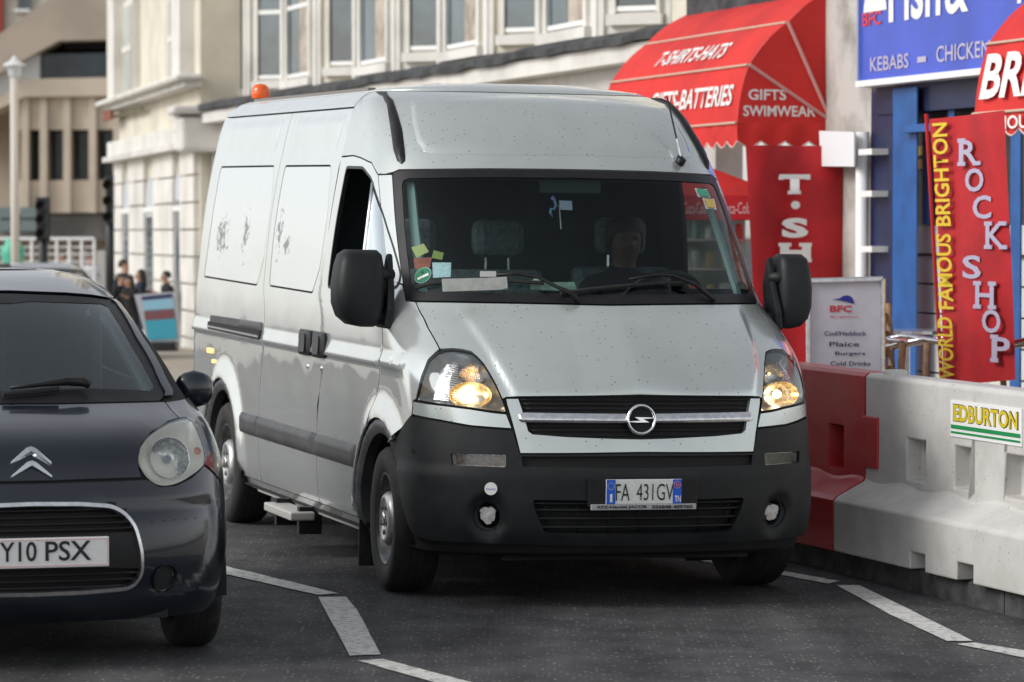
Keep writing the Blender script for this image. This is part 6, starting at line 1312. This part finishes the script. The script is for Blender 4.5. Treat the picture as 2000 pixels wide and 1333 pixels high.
# ---------------------------------------------------------------- street furniture far left
def post(px, y0, Y, r, m, nm, lab, cat, grp=None):
    p = aty(px, y0, Y); t = empty(nm); tag(t, lab, cat, grp); b = MB(); b.tube([(p.x, Y, gz(p.x, Y) - .02), (p.x, Y, p.z)], r, 10); b.build('post', m, t, smooth=True); return t, p
BLK = mat('black_enamel', (.015, .016, .017), .45)
for px, yt, yb, w_, lab in ((84, 388, 470, 22, 'black traffic signal in front of the concrete hall'), (215, 346, 440, 14, 'tall black traffic signal beside the cream corner building')):
    t, p = post(px, yt, 66., .09, BLK, 'traffic_signal', lab, 'traffic light', 'traffic signals'); z1 = aty(px, yt, 66.).z; z0 = aty(px, yb, 66.).z; hw = w_ / 2 * 66 / FPX
    b = MB(); b.box((p.x, 66 - .1, (z0 + z1) / 2), (hw * 2, .25, z1 - z0)); hd = b.build('signal_head', BLK, t, bevel=.03)
    for i in range(3):
        b = MB(); b.lathe([(.10, 0), (.10, .16), (.001, .02)], (p.x, 66 - .22, z1 - (z1 - z0) * (i + .5) / 3), (0, -1, 0), 16); b.build('signal_lens', SEAM, hd)
    b = MB(); b.box((p.x, 66 - .02, (z0 + z1) / 2), (hw * 2.5, .02, (z1 - z0) * 1.06)); b.build('backing_board', BLK, t)
t, p = post(28, 135, 58., .07, mat('lamp_grey', (.58, .54, .48), .6), 'lamp_post', 'pale street lamp with glass lantern at the far left', 'street lamp')
LG = mat('lantern_glass', (.55, .58, .60), .3); lz = aty(28, 150, 58.).z
b = MB(); b.lathe([(.06, -.02), (.09, .0), (.13, .17), (.13, .18)], (p.x, 58., lz), (0, 0, 1), 8); b.build('lantern', LG, t); b = MB(); b.lathe([(.19, .17), (.17, .20), (.07, .26), (.02, .33), (.001, .34)], (p.x, 58., lz), (0, 0, 1), 12); b.build('lantern_cap', mat('lamp_cap', (.62, .64, .66), .5), t)
p = aty(25, 470, 60.); b = MB(); b.lathe([(.20, gz(p.x, 60) - p.z - .1), (.20, -.9), (.13, -.8), (.12, -.5), (.17, -.42), (.17, -.34), (.20, -.25), (.20, -.12), (.13, -.05), (.13, .02), (.001, .06)], p, (0, 0, 1), 18); tag(b.build('green_bollard', mat('turquoise_paint', (.08, .42, .30), .5), None, smooth=True), 'turquoise cast iron bollard behind the hatchback roof', 'bollard')
rl = empty('pedestrian_railing'); tag(rl, 'white pedestrian railing with thin bars in front of the hall', 'railing')
YL = 70.; a = aty(-60, 467, YL); c_ = aty(184, 466, YL)
for y_, r_ in ((467, .035), (483, .014), (497, .014), (512, .014), (527, .03)):
    b = MB(); b.tube([aty(-60, y_, YL), aty(184, y_, YL)], r_, 6); b.build('rail', WHITE, rl)
for x_ in np.linspace(-60, 184, 11):
    q = aty(x_, 467, YL); b = MB(); b.tube([q, (q.x, YL, gz(q.x, YL))], .03, 6); b.build('rail_post', WHITE, rl)
for i, (x_, w_, c) in enumerate(((90, 6, (.34, .31, .28)), (137, 7, (.42, .40, .37)), (165, 6, (.36, .35, .33)), (200, 9, (.45, .44, .42)))):
    q = aty(x_, 470, 78.); b = MB(); b.box((q.x, 78, .2), (w_ / FPX * 78 * 2, .3, 2.2)); tag(b.build('shop_pillar', mat('pillar_%d' % i, c, .8), hall, bevel=.03))
# pavement poster board beside the people
pb = empty('a_board'); tag(pb, 'blue poster pavement board in a grey frame by the cream corner building', 'sign board', 'pavement advertising boards')
YQ = 50.; fr = [aty(x_, y_, YQ) for x_, y_ in ((262, 576), (343, 570), (352, 666), (287, 669))]
b = MB(); b.prism(fr, (0, .05, 0)); b.build('board_frame', mat('board_grey', (.50, .51, .55), .5, .3), pb, fixn=True)
for pts, m_, nm in (((276, 580, 336, 574, 337, 581, 277, 587), TEXTN, 'title_band'), ((278, 588, 338, 583, 340, 603, 281, 607), mat('poster_sky', (.28, .52, .66), .6), 'poster_sky'), ((281, 608, 340, 604, 342, 622, 283, 626), mat('poster_photo', (.22, .07, .075), .6, col2=(.10, .13, .18), nscale=3), 'poster_photo'), ((283, 627, 343, 623, 346, 662, 289, 665), mat('poster_blue', (.05, .36, .48), .6), 'poster_text_block')):
    b = MB(); q = [aty(pts[i], pts[i + 1], YQ - .01) for i in range(0, 8, 2)]; b.add(q, [(0, 1, 2, 3)]); b.build(nm, m_, pb, fixn=True)
q0, q1 = aty(292, 668, YQ), aty(345, 665, YQ); b = MB(); b.box(((q0.x + q1.x) / 2, YQ + .1, (q0.z + gz(q0.x, YQ)) / 2), (q1.x - q0.x, .45, max(.1, q0.z - gz(q0.x, YQ)))); b.build('board_base', BLK, pb, bevel=.03)
# ---------------------------------------------------------------- people
def person(px, py_head, Y, yaw, lab, top, trousers, hair_col, long_hair=False, arm='down', lean=0., hscale=None):
    p = aty(px, py_head, Y); g_ = gz(p.x, Y) + .11; Hh = p.z - g_; s = Hh / 1.74
    J = {}; E = []
    def j(n_, x, y, z, r, par=None):
        J[n_] = (Vector((x, y + lean * max(0, z - .95), z)), r, len(J))
        if par: E.append((J[par][2], J[n_][2]))
    j('pelvis', 0, 0, .95, .150); j('waist', 0, .01, 1.10, .140, 'pelvis'); j('chest', 0, .0, 1.32, .165, 'waist'); j('neck0', 0, .01, 1.46, .075, 'chest'); j('neck', 0, -.005, 1.52, .058, 'neck0')
    j('skull0', 0, -.02, 1.58, .072, 'neck'); j('skull1', 0, -.01, 1.65, .085, 'skull0'); j('skull2', 0, 0, 1.69, .07, 'skull1'); j('nose', 0, -.108, 1.625, .014, 'skull0')
    for sx in (-1, 1):
        n_ = str(sx); j('ear' + n_, sx * .085, .0, 1.635, .014, 'skull1')
        j('hip' + n_, sx * .10, 0, .90, .105, 'pelvis'); j('knee' + n_, sx * .11, -.03, .50, .070, 'hip' + n_); j('ankle' + n_, sx * .12, .02, .09, .047, 'knee' + n_); j('toe' + n_, sx * .13, -.16, .04, .040, 'ankle' + n_)
        j('sh' + n_, sx * .17, .0, 1.40, .075, 'chest')
        if arm == 'phone' or (arm == 'half' and sx > 0): el, wr = (sx * .22, -.03, 1.14), (sx * .10, -.27, 1.26)
        else: el, wr = (sx * .25, .03, 1.13), (sx * .26, -.06, .90)
        j('el' + n_, *el, .050, 'sh' + n_); j('wr' + n_, *wr, .034, 'el' + n_)
        d = (Vector(wr) - Vector(el)).normalized(); j('palm' + n_, *(Vector(wr) + d * .06), .036, 'wr' + n_)
        sidev = Vector((0, 1, 0)).cross(d).normalized() if abs(d.y) < .8 else Vector((1, 0, 0))
        for k_, (o_, ln) in enumerate(((-.030, .06), (-.011, .075), (.009, .07), (.027, .055))):
            b0 = Vector(wr) + d * .09 + sidev * o_; j('f%s%d' % (n_, k_), *b0, .010, 'palm' + n_); j('g%s%d' % (n_, k_), *(b0 + d * ln + Vector((0, -.02, 0))), .008, 'f%s%d' % (n_, k_))
        j('th' + n_, *(Vector(wr) + d * .05 + sidev * -.055), .011, 'palm' + n_)
    me = bpy.data.meshes.new('body'); vs = [q[0] * 1.0 for q in J.values()]; me.from_pydata([tuple(v) for v in vs], E, [])
    o = bpy.data.objects.new('body', me); C.objects.link(o); sk = o.modifiers.new('skin', 'SKIN'); sk.use_smooth_shade = True
    for v, q in zip(me.skin_vertices[0].data, J.values()): v.radius = (q[1], q[1])
    me.skin_vertices[0].data[0].use_root = True
    sb = o.modifiers.new('sub', 'SUBSURF'); sb.levels = 1; sb.render_levels = 1
    dg = bpy.context.evaluated_depsgraph_get(); m2 = bpy.data.meshes.new_from_object(o.evaluated_get(dg)); o.modifiers.clear(); o.data = m2; bpy.data.meshes.remove(me)
    SK = bpy.data.materials.get('skin') or mat('skin', (.42, .24, .16), .55)
    m2.materials.clear(); [m2.materials.append(q) for q in (top, trousers, SK, BLK)]
    wr_ = [J['wr-1'][0], J['wr1'][0]]; pr_ = [J['palm-1'][0], J['palm1'][0]]
    for f in m2.polygons:
        c = f.center; mi = 0
        if c.z < .12: mi = 3
        elif c.z < .96 and min((c - q).length for q in pr_) > .25: mi = 1
        if c.z > 1.49 and abs(c.x) < .15: mi = 2
        if min((c - q).length for q in pr_) < .085 or any((c - q).length < .14 and (c - q).dot(q - w_) > 0 for q, w_ in zip(pr_, wr_)): mi = 2
        f.material_index = mi; f.use_smooth = True
    t = empty('person', Matrix.Translation((p.x, Y, g_)) @ Matrix.Rotation(yaw, 4, 'Z') @ Matrix.Scale(s, 4)); o.parent = t; o.name = 'body'
    hm = mat('hair', hair_col, .6); b = MB(); ly = lean * .7; c = Vector((0, .012 + ly, 1.655)); vs = []
    rings = []
    for i in range(9):
        ph = math.pi * .5 * i / 8; rr_ = .103 * math.cos(ph); rings.append([(c.x + rr_ * math.sin(a), c.y + .02 - rr_ * 1.08 * math.cos(a) * (1 if math.cos(a) < 0 else .86), c.z + .01 + .100 * math.sin(ph)) for a in np.linspace(0, 2 * math.pi, 20, False)])
    if long_hair: rings = [[(x * 1.25, max(y, c.y - .005) + .02, z - .34) for x, y, z in rings[0]], [(x * 1.2, max(y, c.y - .01) + .02, z - .18) for x, y, z in rings[0]]] + rings
    else: rings = [[(x * .95, max(y, c.y), z - .06) for x, y, z in rings[0]]] + rings
    b.loft(rings); b.build('hair', hm, t, smooth=True, fixn=True)
    for sx in (-1, 1):
        b = MB(); b.lathe([(.001, .006), (.009, .003), (.011, -.004)], (sx * .032, -.092 + ly, 1.640), (0, -1, 0), 8); b.build('eye', BLK, t)
    b = MB(); b.box((0, -.094 + ly, 1.575), (.045, .010, .008)); b.build('mouth', TEXTR, t)
    return tag(t, lab, 'person')
NV = mat('navy_cloth', (.012, .016, .035), .9); BKC = mat('black_cloth', (.010, .010, .012), .9); DN = mat('denim_cloth', (.03, .04, .07), .9); GY = mat('grey_stripe_cloth', (.10, .10, .13), .9); PK = mat('pink_cloth', (.45, .06, .18), .8); WC = mat('white_cloth_top', (.62, .60, .62), .8)
person(243, 509, 55., R(50), 'person in dark navy jacket standing at the back of the small group', NV, BKC, (.015, .012, .01), arm='half')
person(273, 528, 54., R(-70), 'person with long dark hair standing beside the group on the pavement', NV, DN, (.02, .013, .01), long_hair=True, arm='phone')
person(331, 531, 53., R(-60), 'person in black jacket looking down beside the blue poster board', BKC, BKC, (.012, .01, .01), arm='phone', lean=-.15)
person(368, 548, 56., R(30), 'person in grey patterned top half hidden behind the van', GY, BKC, (.02, .015, .012))
person(236, 536, 52., R(40), 'person in black coat nearest the small group with hands raised', BKC, BKC, (.03, .02, .015), arm='phone')
person(258, 540, 51.5, R(-30), 'person in dark coat bending over in the middle of the small group', BKC, BKC, (.02, .015, .012), long_hair=True, arm='half', lean=-.2)
person(300, 546, 57., R(20), 'person in black seen behind the blue poster board', BKC, DN, (.02, .015, .012), arm='phone')
person(176, 497, 74., R(10), 'person in white top behind the railing', WC, DN, (.05, .03, .02)); person(123, 494, 74., R(-20), 'person in pink top behind the railing', PK, BKC, (.03, .02, .015))
# driver sitting in the van
def driver():
    J = [((-.78, .50, .98), .15, None), ((-.86, .50, 1.12), .145, 0), ((-.90, .50, 1.34), .165, 1), ((-.90, .50, 1.50), .075, 2), ((-.885, .50, 1.56), .06, 3), ((-.87, .50, 1.62), .075, 4), ((-.88, .50, 1.69), .088, 5), ((-.885, .50, 1.73), .07, 6), ((-.765, .50, 1.655), .014, 5)]
    for sy in (-1, 1):
        i = len(J); J += [((-.90, .50 + sy * .18, 1.42), .075, 2), ((-.72, .50 + sy * .26, 1.20), .05, i), ((-.46, .50 + sy * .20, 1.34), .035, i + 1), ((-.38, .50 + sy * .18, 1.38), .036, i + 2)]
        for k_ in range(4): J.append(((-.33 + .01 * k_, .50 + sy * (.20 - .012 * k_), 1.385 - .02 * k_), .010, i + 3))
        J.append(((-.36, .50 + sy * .14, 1.40), .011, i + 3))
        h = len(J); J += [((-.72, .50 + sy * .10, .97), .11, 0), ((-.32, .50 + sy * .14, 1.02), .075, h), ((-.18, .50 + sy * .14, .70), .05, h + 1)]
    me = bpy.data.meshes.new('body'); me.from_pydata([q[0] for q in J], [(q[2], i) for i, q in enumerate(J) if q[2] is not None], [])
    o = bpy.data.objects.new('body', me); C.objects.link(o); o.modifiers.new('skin', 'SKIN'); sb = o.modifiers.new('sub', 'SUBSURF'); sb.levels = 1; sb.render_levels = 1
    for v, q in zip(me.skin_vertices[0].data, J): v.radius = (q[1], q[1])
    me.skin_vertices[0].data[0].use_root = True
    dg = bpy.context.evaluated_depsgraph_get(); m2 = bpy.data.meshes.new_from_object(o.evaluated_get(dg)); o.modifiers.clear(); o.data = m2
    SKD = mat('skin_driver', (.08, .045, .03), .7); m2.materials.clear(); [m2.materials.append(q) for q in (BKC, SKD)]
    for f in m2.polygons:
        c = f.center; f.use_smooth = True; f.material_index = 1 if (c.z > 1.53 and abs(c.y - .5) < .13) or (c.x > -.42 and c.z > 1.3) else 0
    t = empty('person', VM.copy()); o.parent = t
    b = MB(); rings = [[(-.89 + .1 * math.cos(ph) * math.cos(a) * (1.05 if math.cos(a) < 0 else .8), .50 + .1 * math.cos(ph) * math.sin(a), 1.70 + .09 * math.sin(ph)) for a in np.linspace(0, 2 * math.pi, 18, False)] for ph in np.linspace(0, math.pi / 2, 7)]
    b.loft([[(min(x, -.89), y, z - .08) for x, y, z in rings[0]]] + rings); b.build('hair', mat('hair_driver', (.012, .01, .01), .7), t, smooth=True, fixn=True)
    for sy in (-1, 1):
        b = MB(); b.lathe([(.001, .006), (.010, .003), (.012, -.004)], (-.798, .50 + sy * .032, 1.675), (1, 0, 0), 8); b.build('eye', BLK, t)
    b = MB(); b.box((-.797, .50, 1.605), (.010, .045, .008)); b.build('mouth', BLK, t)
    tag(t, 'driver in dark clothes at the wheel, dim behind the windscreen of the van', 'person')
driver()

# dark car parked further along, mostly hidden behind the hatchback roof
def copy_tree(o, parent=None):
    c = o.copy(); C.objects.link(c); c.parent = parent
    for ch in list(o.children):
        if not ch.name.startswith(('number_plate', 'chevron')): copy_tree(ch, c)
    return c
pc2 = copy_tree(car); _p = aty(112, 600, 45.); pc2.matrix_world = pose(_p.x, 45., gz(_p.x, 45.) + .118, .30) @ Matrix.Scale(.79, 4)
tag(pc2, 'dark car parked far behind the hatchback, only its roof edge showing', 'car')
